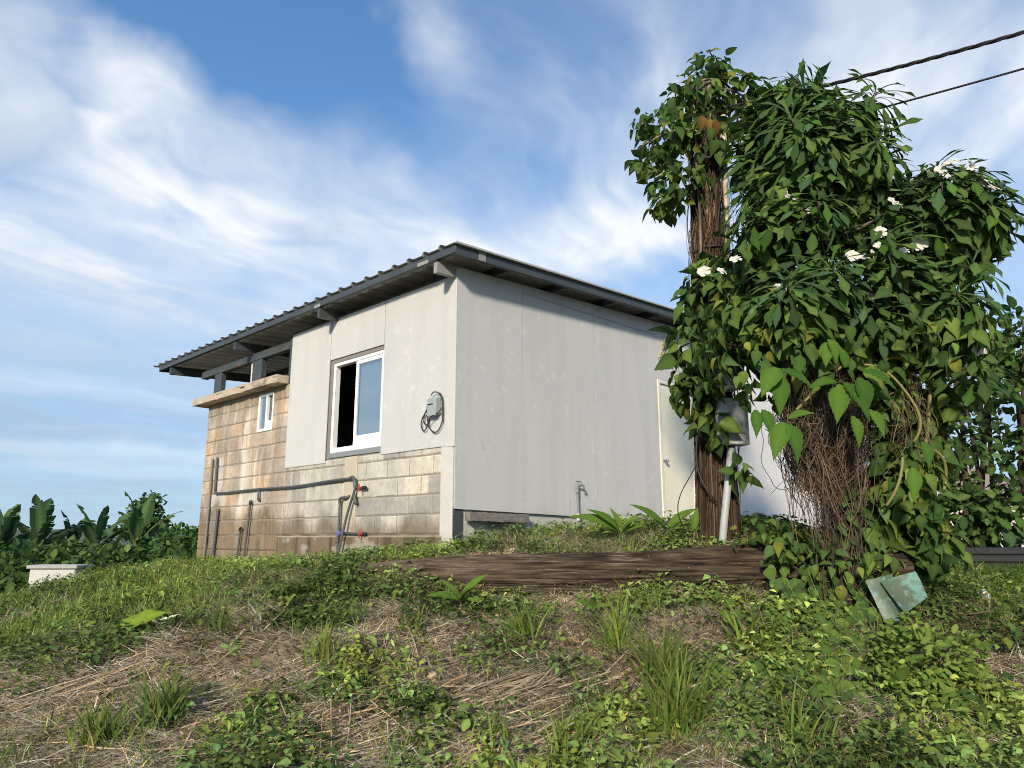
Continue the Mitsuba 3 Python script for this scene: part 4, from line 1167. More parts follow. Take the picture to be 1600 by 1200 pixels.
for pts, r_ in (([(1245, 640, 4.65), (1285, 600, 4.72), (1330, 560, 4.8)], .009), ([(1345, 570, 4.7), (1380, 578, 4.66), (1415, 612, 4.65), (1437, 652, 4.65), (1428, 690, 4.7)], .009), ([(1455, 590, 4.9), (1452, 640, 4.85), (1447, 690, 4.9), (1440, 715, 4.9)], .013), ([(1440, 700, 4.85), (1470, 712, 4.85), (1478, 735, 4.9), (1475, 765, 4.9)], .010), ([(1410, 715, 4.8), (1400, 765, 4.8), (1385, 790, 4.85)], .010), ([(1180, 480, 4.9), (1230, 478, 4.8), (1290, 482, 4.8)], .008)):
    add(V3 + '__stem', tube(spline([at(*p) for p in pts], 26), r_, 7), 'mat_vinestem', smooth=True)
tag(V3, 'vine sprawling over the shrub with a hanging brown mat of dead stems', 'vine')

# thicket at the right edge
V4 = 'thicket'
r6 = np.random.default_rng(15)
kt = Kind(OVAL, DARKG + [(.06, .12, .03)], n=4, fold=(.1, .3), droop=(.1, .4), wave=.04, bends=4, seed=81)
for (px, py, y, rx, ry, rz, n, s) in ((1580, 545, 8.6, .8, .6, .55, 620, .13), (1520, 600, 8.4, .5, .5, .45, 240, .13), (1540, 800, 8.3, .9, .5, .45, 700, .12), (1470, 760, 8.6, .4, .4, .5, 200, .12), (1640, 650, 8.6, .6, .6, .9, 420, .13), (1440, 830, 8.0, .35, .3, .25, 130, .11), (1580, 700, 8.5, .6, .5, .35, 220, .12), (1500, 690, 8.4, .45, .4, .4, 200, .11)):
    drape(kt, n, at(px, py, y), (rx, ry, rz), s, .2, .35, r_=r6)
kt.done(V4, 0, rest='foliage')
for px0, py0, px1, py1, y in ((1478, 870, 1474, 560, 8.6), (1508, 870, 1490, 560, 8.4), (1530, 870, 1552, 500, 8.5), (1560, 870, 1542, 520, 8.7), (1590, 870, 1600, 500, 8.4), (1545, 870, 1510, 640, 8.3), (1612, 870, 1580, 520, 8.6)):
    a_, b_ = at(px0, py0, y), at(px1, py1, y)
    add(V4 + '__trunk', tube(spline([a_, (a_ + b_) / 2 + r6.normal(0, .05, 3), b_], 12), np.linspace(.035, .018, 12), 7), 'mat_pole', smooth=True)
tag(V4, 'dark leafy thicket of thin trunks at the right edge', 'bush')
c = at(1545, 868, 7.55)
pm = [cbox(-.40, .95, -.11, .11, -.02 + .075 * i, .052 + .075 * i, .012) for i in range(3)]
for m in pm:
    m.apply_transform(trimesh.transformations.rotation_matrix(-.05, [0, 0, 1]))
    m.apply_translation(c + np.array([0, 0, -.12]))
    add('planter__board', m, 'mat_planter')
tag('planter', 'black ribbed planter edge under the thicket at right', 'planter')
# house and post glimpsed behind the shrub
hf = np.array([13.0, 22.0, .2])
m = cbox(-2.6, 3.4, 0, 5, -1.5, 2.5, .02)
m.apply_translation(hf)
add('distant_house__wall', m, 'mat_house_far')
m = trimesh.convex.convex_hull(np.array([(-3.1, -.5, 2.5), (3.9, -.5, 2.5), (-3.1, 5.5, 2.5), (3.9, 5.5, 2.5), (-1.5, 2.5, 3.7), (2.4, 2.5, 3.7)]))
m.apply_translation(hf + np.array([0, 0, .004]))
add('distant_house__roof', m, 'mat_roof_far')
m = cbox(-1.4, -.3, -.03, .02, .6, 1.7, .01)
m.apply_translation(hf)
add('distant_house__window', m, 'mat_sill')
tag('distant_house', 'far house with a reddish roof glimpsed between shrub and thicket', 'house')
a_ = at(1463, 760, 14)
add('distant_post', tube([a_ + [0, 0, -2.0], a_ + [0, 0, .62]], .07, 10), 'mat_pvc', smooth=True)
tag('distant_post', 'pale grey post glimpsed between the shrub and the thicket', 'post')

# bent teal plastic sheet under the shrub
def teal(poly, y0, tilt, key, bend):
    pts = np.array([at(px, py, y0) for px, py in poly])
    c_ = pts.mean(0)
    u_, w_ = unit(pts[1] - pts[0]), np.array([0, tilt, 1.0])
    n_ = 9
    G = np.array([[(1 - a) * (1 - b) * pts[0] + a * (1 - b) * pts[1] + a * b * pts[2] + (1 - a) * b * pts[3] for a in np.linspace(0, 1, n_)] for b in np.linspace(0, 1, n_)]).reshape(-1, 3)
    G[:, 1] += .05 * (meshkit.fbm(G * 9, 3, 4) - .5)
    aa, bb = np.meshgrid(np.linspace(0, 1, n_), np.linspace(0, 1, n_))
    G[:, 1] += (-(bb - .5) * tilt + bend * (aa - .5) ** 2).ravel()
    k = (np.arange(n_ - 1)[:, None] * n_ + np.arange(n_ - 1)).ravel()
    f_ = np.vstack([np.stack([k, k + 1, k + n_ + 1], 1), np.stack([k, k + n_ + 1, k + n_], 1)])
    m_ = n_ * n_
    ed = [i for i in range(n_)] + [i * n_ + n_ - 1 for i in range(1, n_)] + [m_ - 1 - i for i in range(1, n_)] + [(n_ - 1 - i) * n_ for i in range(1, n_ - 1)]
    rim = []
    for i in range(len(ed)):
        a, b = ed[i], ed[(i + 1) % len(ed)]
        rim += [(a, a + m_, b), (b, a + m_, b + m_)]
    add(key, trimesh.Trimesh(np.vstack([G, G + [0, .006, 0]]), np.vstack([f_, f_[:, ::-1] + m_, np.array(rim)]), process=False), 'mat_teal', smooth=30)


teal(((1359, 908), (1402, 897), (1405, 968), (1378, 971)), 4.80, .10, 'plastic_sheet__fold', .05)
teal(((1382, 910), (1436, 893), (1441, 932), (1404, 958)), 4.77, .12, 'plastic_sheet__fold', -.07)
tag('plastic_sheet', 'bent dirty teal plastic sheet leaning at the foot of the shrub', 'sheet')

# ------------------------------------------------------------------ banana plants and the low ground at left
r7 = np.random.default_rng(12)


def banana_leaf(n=22, seed=0):
    """A long arching blade torn into strips along its midrib; unit length."""
    r = np.random.default_rng(seed)
    t = np.linspace(0, 1, n + 1)
    y, z = np.sin(t * .9) / .9, -.26 * t ** 2.4
    prof = np.interp(t, [0, .08, .14, .3, .6, .85, 1], [.008, .01, .09, .135, .13, .08, .0])
    V, F = [], []
    for s in (-1, 1):
        lag = 0
        for i in range(n):
            lag = r.uniform(-.08, .34) if r.random() < .35 else lag
            o_ = len(V)
            for k in (i, i + 1):
                w = prof[k]
                V += [(0, y[k], z[k]), (s * w * .55, y[k] + .10 * w, z[k] + .10 * w - lag * w), (s * w, y[k] + .22 * w, z[k] + .02 * w - 2.6 * lag * w)]
            F += [(o_, o_ + 1, o_ + 4), (o_, o_ + 4, o_ + 3), (o_ + 1, o_ + 2, o_ + 5), (o_ + 1, o_ + 5, o_ + 4)]
    V = np.array(V)
    sh = np.where(np.abs(V[:, :1]) < .004, 1.7, 1.0) * np.ones(3)
    return V, np.array(F), sh


bl = [banana_leaf(seed=i) for i in range(4)]
bt = [(.046, .085, .036), (.062, .11, .042), (.034, .066, .03), (.085, .135, .05)]
bply = {(i, j): mikit.ply((bl[i][0], bl[i][1]), 'mat_leaf', smooth=False, color=np.clip(bl[i][2] * np.array(bt[j]), 0, 1)) for i in range(4) for j in range(4)}
bdesc = ['leftmost tall banana plant, cut by the left edge of the photo', 'second tall banana plant from the left edge', 'third tall banana plant from the left edge', 'fourth tall banana plant from the left edge',
         'fifth and largest tall banana plant from the left, beside the round tree', 'rightmost banana plant, nearest the block wall', 'low banana plant straight behind the white tank', 'low banana plant left of the white tank', 'low banana plant right of the white tank']
for i, (px, py, y, hgt) in enumerate(((0, 826, 17, .8), (60, 812, 19, .85), (112, 820, 20, .75), (152, 812, 19, .8), (215, 806, 21, .95), (258, 832, 20, .6), (100, 862, 17, .6), (28, 872, 15, .6), (182, 852, 18, .65))):
    top = at(px, py + 34, y)
    foot = np.array([top[0] + r7.normal(0, .1), top[1], gz(top[0], top[1]) - .2])
    key = 'banana_plant' if i == 0 else f'banana_plant_{i:03d}'
    add(key + '__trunk', tube([foot, (foot + top) / 2, top], [.14, .11, .06], 10), 'mat_bananastem', smooth=True)
    m = 8 + int(r7.integers(0, 3))
    ph = r7.uniform(0, 6.28) + np.arange(m) * 2.4
    for k in range(m):
        el = 1.50 - 1.15 * (1 - k / (m - 1)) + r7.normal(0, .12)
        a_ = np.array([math.cos(ph[k]) * math.cos(el), math.sin(ph[k]) * math.cos(el), math.sin(el)])
        n_ = np.array([-math.cos(ph[k]) * math.sin(el), -math.sin(ph[k]) * math.sin(el), math.cos(el)]) + r7.normal(0, .3, 3)
        put(key + '__leaf', {**bply[(int(r7.integers(4)), int(r7.integers(4)))], 'to_world': m4(frame(a_[None], n_[None], np.array([r7.uniform(1.25, 1.75) * hgt]))[0], top + np.array([0, 0, -.25 + .03 * k]))})
    tag(key, bdesc[i], 'banana plant', 'banana plants beyond the bank')
kk = Kind(OVAL, DARKG + [(.06, .11, .03)], n=3, fold=(.1, .3), droop=(.1, .3), bends=3, seed=91)
t0 = at(226, 806, 24)
for dx, dz, r_, n in ((0, .1, .55, 320), (.4, -.3, .45, 200), (-.4, -.4, .55, 200), (.2, .45, .4, 150), (.6, -.8, .5, 160)):
    drape(kk, n, t0 + np.array([dx, 0, dz]), (r_, r_ * .8, r_ * .8), .17, .3, .2, r_=r7)
kk.done('small_tree', 0, rest='crown')
add('small_tree__trunk', tube([np.array([t0[0], t0[1], gz(t0[0], t0[1]) - .3]), t0 + [.05, 0, -.6], t0], [.12, .09, .05], 8), 'mat_pole', smooth=True)
tag('small_tree', 'round leafy tree behind the right end of banana plants', 'tree')
kk = Kind(OVAL, DARKG + [(.05, .10, .025), (.07, .12, .03)], n=3, fold=(.1, .3), droop=(.1, .3), bends=3, seed=95)
for _ in range(130):
    px, y = r7.uniform(-60, 310), r7.uniform(14, 26)
    g0 = at(px, 880, y)
    z_ = gz(g0[0], g0[1])
    top_ = at(px, r7.uniform(846, 876), y)[2]
    drape(kk, 110, np.array([g0[0], y, top_ - .55]), (.85, .6, .6), .19, .3, .2, r_=r7)
    drape(kk, 50, np.array([g0[0], y + .2, top_ - 1.3]), (.85, .6, .6), .22, .3, .2, r_=r7)
for px, py, y, n in ((285, 838, 24, 320), (300, 845, 19, 260), (275, 850, 18, 200)):
    drape(kk, n, at(px, py, y), (.9, .6, .35), .15, .3, .2, r_=r7)
kk.done('undergrowth', 0)
scene['undergrowth'] = scene.pop('undergrowth__small_leaf')
labels.pop('undergrowth__small_leaf')
tag('undergrowth', 'dark tangled undergrowth below the banana plants', 'undergrowth', kind='stuff')
tk = np.array([-7.35, 12.3, .07])
for part_, box_, mat_ in (('body', (-.47, .25, -.20, .20, .1, .985, .015), 'mat_tank'), ('lid', (-.51, .29, -.24, .24, .987, 1.045, .012), 'mat_tank_lid')):
    m = cbox(*box_)
    m.apply_transform(trimesh.transformations.rotation_matrix(.05, [0, 0, 1]))
    m.apply_translation(tk)
    add('water_tank__' + part_, m, mat_)
tag('water_tank', 'white box shaped tank with grey lid behind the left crest', 'tank')

# ------------------------------------------------------------------ plants and litter on the bank
r8 = np.random.default_rng(33)


def outside(x, y, pad=.06):
    dx, dy = x - C0[0], y - C0[1]
    u, w = dx * Lv[0] + dy * Lv[1], dx * Rv[0] + dy * Rv[1]
    return ~((u > -pad) & (w > -pad) & (u < 6.1) & (w < 9.5))


def nz(x, y, f, seed, o=3):
    return meshkit.fbm(np.stack([x * f, y * f, 0 * x], -1), o, seed)


def lawn(x, y):
    left = sst(5.0, 6.0, y + .33 * (-1.9 - x) + 1.2 * (nz(x, y, 1.3, 70) - .5)) * sst(-1.9, -3.0, x + .25 * (y - 7) + 1.0 * (nz(x, y, 1.1, 71) - .5))
    right = sst(2.5, 3.0, x) * sst(5.0, 5.6, y)
    return np.maximum(left, right)


def wallside(x, y):
    dx, dy = x - C0[0], y - C0[1]
    u, w = dx * Lv[0] + dy * Lv[1], dx * Rv[0] + dy * Rv[1]
    a = np.where(u > -.3, np.exp(-(np.maximum(-w, 0) / .55) ** 2), 0) * (w < .1)
    b = np.where(w > -.3, np.exp(-(np.maximum(-u, 0) / .45) ** 2), 0) * (u < .1)
    return np.maximum(a, b)


def bare(x, y):
    """Patches of gravel and dead litter where little grows."""
    g_ = nz(x, y, .9, 2, 4)
    spots = sum(np.exp(-((x - a) ** 2 / sx_ ** 2 + (y - b) ** 2 / sy_ ** 2)) for a, b, sx_, sy_ in ((-.05, 6.45, .40, .22), (.42, 4.85, .45, .35), (.15, 4.35, .35, .25), (-.35, 5.0, .3, .25), (.9, 4.55, .25, .2), (1.95, 4.35, .12, .3), (2.4, 4.95, .3, .2)))
    return np.clip(spots, 0, 1), g_


def green(x, y):
    s, g_ = bare(x, y)
    v = sst(.46, .58, nz(x, y, 2.3, 14, 4) + .13 * sst(.6, 2.0, x) + .10 * sst(-.6, -2.2, x) * sst(5.2, 5.8, y) - .02) + .5 * wallside(x, y) + .25 * np.exp(-((y - 5.35 + .28 * (x - .8)) / .22) ** 2) * (x > -1.2)
    return np.clip(v, 0, 1) * (1 - .9 * s)


def scatter(n, x0, x1, y0, y1, dens, pad=.06):
    x, y = r8.uniform(x0, x1, n), r8.uniform(y0, y1, n)
    vis = np.abs(x) < .78 * y + .35
    ok = vis & outside(x, y, pad) & (r8.random(n) < dens(x, y))
    x, y = x[ok], y[ok]
    return np.stack([x, y, gz(x, y)], 1)


def blades(P, length, width, lean, phi, colour, curl=.6, segs=3, tip=None):
    n = len(P)
    t = np.linspace(0, 1, segs + 1)
    dirv = np.stack([np.cos(phi), np.sin(phi), 0 * phi], 1)
    th = lean[:, None] + curl * t[None] * (1 + 0 * lean[:, None])
    step = length[:, None] / segs
    dz_ = np.cos(np.minimum(th, 2.3)) * step
    dr_ = np.sin(np.minimum(th, 2.3)) * step
    zc = np.concatenate([0 * dz_[:, :1], np.cumsum(dz_[:, :-1], 1)], 1)
    rc = np.concatenate([0 * dr_[:, :1], np.cumsum(dr_[:, :-1], 1)], 1)
    mid = P[:, None] + dirv[:, None] * rc[..., None] + np.array([0, 0, 1.0]) * zc[..., None]
    face = phi + np.pi / 2 + r8.normal(0, .5, n)
    side = np.stack([np.cos(face), np.sin(face), 0 * face], 1)
    wv = width[:, None] * np.interp(t, [0, .3, .75, 1], [.75, 1, .6, .04])[None]
    v = np.concatenate([mid - side[:, None] * wv[..., None], mid + side[:, None] * wv[..., None]], 1)
    m = segs + 1
    F = []
    for k in range(segs):
        F += [(k, k + m, k + m + 1), (k, k + m + 1, k + 1)]
    F = (np.array(F)[None] + (np.arange(n) * 2 * m)[:, None, None]).reshape(-1, 3)
    c = np.repeat(colour[:, None], 2 * m, 1)
    if tip is not None:
        k = np.tile(t, 2)[None, :, None] ** 2
        c = c * (1 - k) + k * np.asarray(tip)
    return v.reshape(-1, 3), F, c.reshape(-1, 3)


def grass(P, lo, hi, w, base, leanmax=.7, curl=.7, spread=.3):
    n = len(P)
    return blades(P - np.array([0, 0, .008]), r8.uniform(lo, hi, n), w * r8.uniform(.6, 1.3, n), np.abs(r8.normal(0, leanmax, n)), r8.uniform(0, 2 * np.pi, n), jitter_col(n, base, spread, .16, r8), curl)


# lawn
Pl = scatter(330000, -10, -.8, 5.0, 12, lambda x, y: lawn(x, y) * (.12 + .88 * sst(.40, .56, nz(x, y, 2.3, 3))) * np.clip(9 / y - .35, .25, 1))
Pr = scatter(60000, 2.3, 8, 4.9, 9.0, lambda x, y: lawn(x, y))
stuff('lawn_grass', [grass(Pl, .05, .19, .0036, (.175, .235, .06), .75, .9, .45), grass(Pr, .05, .15, .0034, (.075, .14, .022), .7, .9)], 'mat_grass')
tag('lawn_grass', 'bright short grass on the left shoulder and the right end of the bank', 'grass', kind='stuff')
# thin grass through the litter
Pg = scatter(200000, -5, 4.5, 3.2, 8.5, lambda x, y: (1 - .85 * lawn(x, y)) * (.05 + .45 * sst(.48, .68, nz(x, y, 2.1, 7, 4))) * (1 - .8 * bare(x, y)[0]))
stuff('wild_grass', [grass(Pg, .05, .19, .0032, (.15, .21, .055), .7, .8, .4)], 'mat_grass')
tag('wild_grass', 'thin wild grass growing through dry litter on the bank', 'grass', kind='stuff')
# dry litter: cut stems and dead grass lying down
Ps = scatter(460000, -5, 4.5, 3.2, 8.8, lambda x, y: (.42 + .58 * sst(.62, .35, green(x, y) * .6 + nz(x, y, 1.2, 19) * .35)) * (1 - .6 * lawn(x, y)) * np.clip(6.5 / y - .35, .2, 1))
n = len(Ps)
tone = nz(Ps[:, 0], Ps[:, 1], 1.4, 40)
cs = jitter_col(n, (.53, .43, .31), .45, .08, r8) * np.where(r8.random(n) < .35 + .4 * (tone < .45), .42, 1.0)[:, None]
ph_ = np.where(r8.random(n) < .55, 3.9 + r8.normal(0, .6, n), r8.uniform(0, 6.28, n))
stuff('dry_litter', [blades(Ps + np.stack([0 * tone, 0 * tone, r8.uniform(.0, .035, n)], 1), r8.uniform(.04, .22, n), r8.uniform(.0012, .0034, n), r8.normal(1.45, .22, n), ph_, cs, .15)], 'mat_vertex')
tag('dry_litter', 'dry straw and dead cut stems lying on the bank', 'straw', kind='stuff')
st = []
for (px, py, y, n, sp, ln) in ((640, 1150, 3.85, 90, .30, .6), (720, 1090, 4.2, 70, .22, .55), (40, 1170, 4.0, 60, .4, .5), (420, 1100, 4.3, 40, .3, .4), (960, 1150, 4.0, 40, .25, .4), (560, 1120, 4.05, 30, .3, .4), (480, 1180, 3.75, 30, .3, .4), (870, 1130, 4.1, 26, .25, .4), (120, 1150, 4.1, 40, .5, .45), (300, 1190, 3.75, 26, .35, .4), (60, 1090, 4.8, 30, .5, .4), (560, 1040, 4.6, 16, .2, .35), (1000, 1180, 3.8, 20, .3, .4)):
    c_ = at(px, py, y)
    p0 = np.stack([r8.normal(c_[0], sp, n), r8.normal(c_[1], sp * .6, n)], 1)
    an_ = np.where(r8.random(n) < .78, .62 + r8.normal(0, .18, n), r8.uniform(0, 3.14, n))
    l_ = ln * r8.uniform(.4, 1.2, n)
    p1 = p0 + np.stack([np.cos(an_), np.sin(an_)], 1) * l_[:, None]
    a_ = np.column_stack([p0, gz(p0[:, 0], p0[:, 1]) + r8.uniform(.01, .05, n)])
    b_ = np.column_stack([p1, gz(p1[:, 0], p1[:, 1]) + r8.uniform(.01, .07, n)])
    st.append(fibres(n, a_, b_, r8, .0030, (.36, .285, .19), .02, 6, 5))
stuff('dry_stalk', st, 'mat_vertex')
tag('dry_stalk', 'long pale dry stalks lying on the lower bank', 'stalks', kind='stuff')
# creeping leaves
gc = []
Pc = scatter(34000, -5.2, 4.6, 3.2, 9.2, lambda x, y: (.03 + .60 * green(x, y)) * (1 - .62 * lawn(x, y)) * np.clip(6.5 / y - .1, .3, 1))
Pe = scatter(3500, -1.7, .1, 5.5, 6.9, lambda x, y: .4 * np.exp(-((x + 1.35) / .35) ** 2) * (.3 + .7 * sst(.42, .58, nz(x, y, 3, 90))))
Pw = scatter(9000, -6.5, 3.0, 5.8, 12.2, lambda x, y: .6 * sst(.25, .7, wallside(x, y)) * (.4 + .6 * sst(.4, .55, nz(x, y, 2, 50))))
tone = nz(Pc[:, 0], Pc[:, 1], 1.1, 60)
kinds = [leaf(OVAL, 3, .25, .25, .05, 3), leaf(HEART, 3, .2, .3, .05, 4), leaf(OVATE, 3, .25, .3, .05, 5), leaf(LANCE, 3, .3, .4, .04, 6)]
for Pq, lo, hi, hh, scale in ((Pc, 5, 15, .125, .82), (Pw, 5, 12, .095, .85), (Pe, 5, 12, .16, .85)):
    cnt = r8.integers(lo, hi, len(Pq))
    idx = np.repeat(np.arange(len(Pq)), cnt)
    kd = r8.integers(0, 4, len(Pq))[idx]
    base_c = jitter_col(len(Pq), (.115, .175, .05), .36, .07, r8)
    tn_ = nz(Pq[:, 0], Pq[:, 1], 1.3, 60)
    base_c *= (.62 + .76 * sst(.35, .62, tn_))[:, None] * (1 + sst(.5, .66, tn_)[:, None] * np.array([.35, .12, -.1]))
    yel = r8.random(len(Pq)) < .10
    base_c[yel] = jitter_col(int(yel.sum()), (.20, .26, .06), .15, .05, r8)
    hgt = (hh * r8.uniform(.35, 1.3, len(Pq)))[idx]
    m = len(idx)
    tz_ = r8.random(m)
    an_ = r8.uniform(0, 6.28, m)
    rad_ = np.abs(r8.normal(0, .055, m)) * scale
    pos = Pq[idx] + np.stack([np.cos(an_) * rad_, np.sin(an_) * rad_, hgt * tz_ + .012], 1)
    a_ = np.stack([np.cos(an_ + r8.normal(0, .4, m)), np.sin(an_ + r8.normal(0, .4, m)), r8.normal(.0, .4, m)], 1)
    nr = np.stack([r8.normal(0, .35, m), r8.normal(-.3, .35, m), np.ones(m)], 1)
    sz_ = np.exp(r8.normal(0, .3, m)) * .046 * scale * (1 + .25 * (kd == 3))
    cc = base_c[idx] * np.exp(r8.normal(0, .15, (m, 1)))
    for q_ in range(4):
        s = kd == q_
        V, F, S = kinds[q_]
        gc.append(merged(V, F, frame(a_[s], nr[s], sz_[s]), pos[s], cc[s], S))
stuff('ground_cover', gc, 'mat_leaf')
tag('ground_cover', 'low creeping weeds with small green leaves over the bank', 'weeds', kind='stuff')
# gravel
gp = []
stone_v = trimesh.creation.icosphere(0)
for (x, y, sx_, sy_, n) in ((-.05, 6.42, .36, .16, 1500), (.42, 4.85, .32, .26, 500), (.15, 4.35, .3, .2, 260), (-.35, 5.0, .25, .2, 200), (.9, 4.55, .2, .16, 220), (2.4, 4.95, .25, .15, 160), (1.95, 4.3, .1, .25, 120), (.2, 4.6, 1.6, .5, 500)):
    P = np.stack([r8.normal(x, sx_, n), r8.normal(y, sy_, n)], 1)
    P = P[outside(P[:, 0], P[:, 1], .1)]
    m = len(P)
    s = np.exp(r8.normal(0, .45, m)) * .0095
    M = frame(r8.normal(size=(m, 3)), r8.normal(size=(m, 3)), s) * r8.uniform(.6, 1.2, (m, 1, 3))
    gp.append(merged(np.array(stone_v.vertices), np.array(stone_v.faces), M, np.column_stack([P, gz(P[:, 0], P[:, 1]) + .002]), jitter_col(m, (.44, .335, .20), .35, .08, r8)))
stuff('gravel', gp, 'mat_vertex', smooth=False)
tag('gravel', 'loose tan gravel behind the log and in bare spots', 'gravel', kind='stuff')

# tufts of tall grass, each one a thing
TUFTS = [(820, 992, 5.02, 80, .34, 'tall grass tuft in front of the left part of the log'), (965, 1010, 4.75, 80, .40, 'upright grass tuft below the middle of the log'), (1040, 1100, 4.25, 120, .48, 'tallest grass tuft in the lower middle of the bank'),
         (1060, 1175, 3.85, 150, .44, 'spreading grass tuft at the bottom edge right of centre'), (890, 1195, 3.70, 70, .28, 'small grass tuft at the bottom edge just right of the stalks'), (245, 1175, 3.95, 110, .34, 'bright grass tuft at the bottom left'),
         (150, 1195, 3.80, 90, .28, 'bright grass tuft at the bottom edge nearest the left corner'), (505, 1065, 4.55, 80, .28, 'yellow green grass tuft left of the dry stalks'), (345, 1045, 4.95, 60, .26, 'thin grass tuft on the left middle of the bank'),
         (1180, 1020, 4.55, 26, .48, 'few broad grass blades standing right of the log middle'), (770, 1180, 3.75, 40, .2, 'low grass tuft between the dry stalks at the bottom'), (540, 985, 5.15, 40, .2, 'small grass tuft below the left end of the log'),
         (1560, 990, 5.0, 50, .24, 'grass tuft at the right edge below the lawn'), (1250, 1190, 3.70, 44, .34, 'long bladed grass tuft at bottom right of centre'), (640, 1000, 5.0, 40, .2, 'low grass tuft on the bank below the gravel pile'), (420, 1130, 4.1, 40, .2, 'low grass tuft left of the long dry stalks')]
for i, (px, py, y, n, ln, lab) in enumerate(TUFTS):
    c_ = at(px, py, y)
    c_[2] = gz(c_[0], c_[1])
    k_ = 'grass_tuft' if i == 0 else f'grass_tuft_{i:03d}'
    P = c_ + np.stack([r8.normal(0, .05, n), r8.normal(0, .05, n), 0 * np.ones(n)], 1)
    ph_ = r8.uniform(0, 6.28, n)
    ln_ = ln * r8.uniform(.45, 1.15, n)
    wd = .0062 if n > 30 else .011
    c1 = jitter_col(n, [(.12, .19, .038), (.155, .23, .045), (.10, .165, .04)][i % 3], .25, .14, r8)
    b1 = blades(P, ln_, wd * r8.uniform(.7, 1.3, n), np.abs(r8.normal(.15, .3, n)), ph_, c1, .85, 6, (.2, .22, .06))
    put(k_ + '__blades', mikit.ply((b1[0], b1[1]), 'mat_grass', smooth=True, color=np.clip(b1[2], 0, 1)))
    m = n // 2
    b2 = blades(P[:m], ln_[:m] * .7, .003 * r8.uniform(.7, 1.3, m), np.abs(r8.normal(.8, .35, m)), r8.uniform(0, 6.28, m), jitter_col(m, (.34, .25, .13), .3, .08, r8), 1.0, 5)
    put(k_ + '__dead_blades', mikit.ply((b2[0], b2[1]), 'mat_vertex', smooth=True, color=np.clip(b2[2], 0, 1)))
    tag(k_, lab, 'grass tuft', 'tall grass tufts on the bank')

# broad leaved sprouts by the door facade
ki = Kind(LANCE, BRIGHT + [(.085, .17, .03)], n=8, fold=(.2, .45), droop=(.2, .55), wave=.05, seed=101)
for key, px, py, y, lv_, lab in (('broad_leaf_sprout', 972, 846, 6.45, ((-.75, .50, .36), (-.5, .62, .27), (.3, .75, .18), (-.2, .8, .18), (.75, .5, .16), (.1, .3, .15), (-.5, .2, .13)), 'broad leaved sprout with one long leaf arching left, under the tap'),
                                 ('broad_leaf_sprout_001', 1042, 852, 6.35, ((.7, .85, .24), (-.55, .7, .28), (.95, -.1, .26), (-.2, .3, .16), (.35, .25, .18)), 'broad leaved sprout growing at the foot of the door'),
                                 ('broad_leaf_sprout_002', 1085, 856, 6.1, ((.1, .9, .15), (.6, .4, .12), (-.6, .4, .12)), 'small broad leaved sprout at the left foot of the pole'),
                                 ('broad_leaf_sprout_003', 720, 942, 5.45, ((.35, .6, .20), (-.7, .3, .18), (.9, .2, .16), (-.3, .5, .16), (.1, .3, .13)), 'broad leaved sprout against the buried left part of the log'),
                                 ('broad_leaf_sprout_004', 925, 935, 5.15, ((.2, .8, .09), (-.6, .5, .10), (.7, .4, .10), (.0, .3, .11)), 'short leafy sprout in front of the middle of the log')):
    p = at(px, py, y)
    p[2] = gz(p[0], p[1]) + .02
    for dx, dz, s in lv_:
        ki.place((p + [dx * .015, 0, .07])[None], np.array([[dx, -.25, dz]]), np.array([[-.3 * dx, -.55, .8]]), np.array([s * 1.4]))
    ki.done(key, 30)
    add(key + '__stem', tube([p - [0, 0, .05], p + [0, 0, .02], p + [.005, 0, .06]], .007, 6), 'mat_vinestem', smooth=True)
    tag(key, lab, 'plant')
kf = Kind(pw((0, .02), (.1, .10), (.3, .17), (.55, .18), (.75, .11), (.9, .05), (1, 0)), [(.17, .26, .035)], n=8, fold=(.1, .15), droop=(.1, .15), wave=.16, bends=1, seed=111)
p = at(180, 1008, 4.85)
p[2] = gz(p[0], p[1]) + .12
V, F, S = kf.shapes[0]
add('fallen_leaf', (V @ frame(np.array([[.9, .1, .35]]), np.array([[-.3, -.7, .6]]), np.array([.31]))[0].T + p, F), 'mat_leaf', True, np.clip(S * kf.tints[0], 0, 1))
tag('fallen_leaf', 'large bright green leaf lying alone on the left part of the bank', 'leaf')

# leafy weed bush below the teal sheet
kw = Kind(OVAL, [(.12, .185, .04), (.145, .21, .045), (.085, .145, .032), (.17, .235, .055)], n=4, fold=(.1, .3), droop=(.1, .35), wave=.05, bends=4, seed=121)
for (px, py, y, rx, ry, rz, n) in ((1440, 1040, 4.20, .28, .18, .20, 620), (1395, 1075, 4.12, .16, .15, .12, 150), (1500, 1075, 4.14, .16, .15, .12, 150), (1420, 985, 4.52, .10, .1, .10, 60), (1470, 1120, 3.95, .16, .12, .08, 110), (1430, 1110, 3.98, .24, .14, .14, 380), (1400, 1020, 4.35, .14, .12, .14, 120), (1500, 1020, 4.32, .14, .12, .14, 120)):
    p, d = shell(n, at(px, py, y), (rx, ry, rz), .5, r8)
    m = len(p)
    kw.place(p, unit(d * .6 + r8.normal(0, .6, (m, 3)) * [1, 1, .5]), unit(np.array([0, -.55, .8]) + r8.normal(0, .35, (m, 3))), np.exp(r8.normal(0, .25, m)) * .046)
kw.done('leafy_weed', 260)
b0 = at(1440, 1100, 4.30)
for i in range(9):
    e_ = at(r8.uniform(1380, 1510), r8.uniform(985, 1070), 4.2)
    add('leafy_weed__stem', tube(spline([b0 + r8.normal(0, .02, 3), (b0 + e_) / 2 + [0, 0, .03], e_], 8), .0035, 5), 'mat_vinestem', smooth=True)
tag('leafy_weed', 'fresh green leafy weed bush below the teal plastic sheet', 'weed')
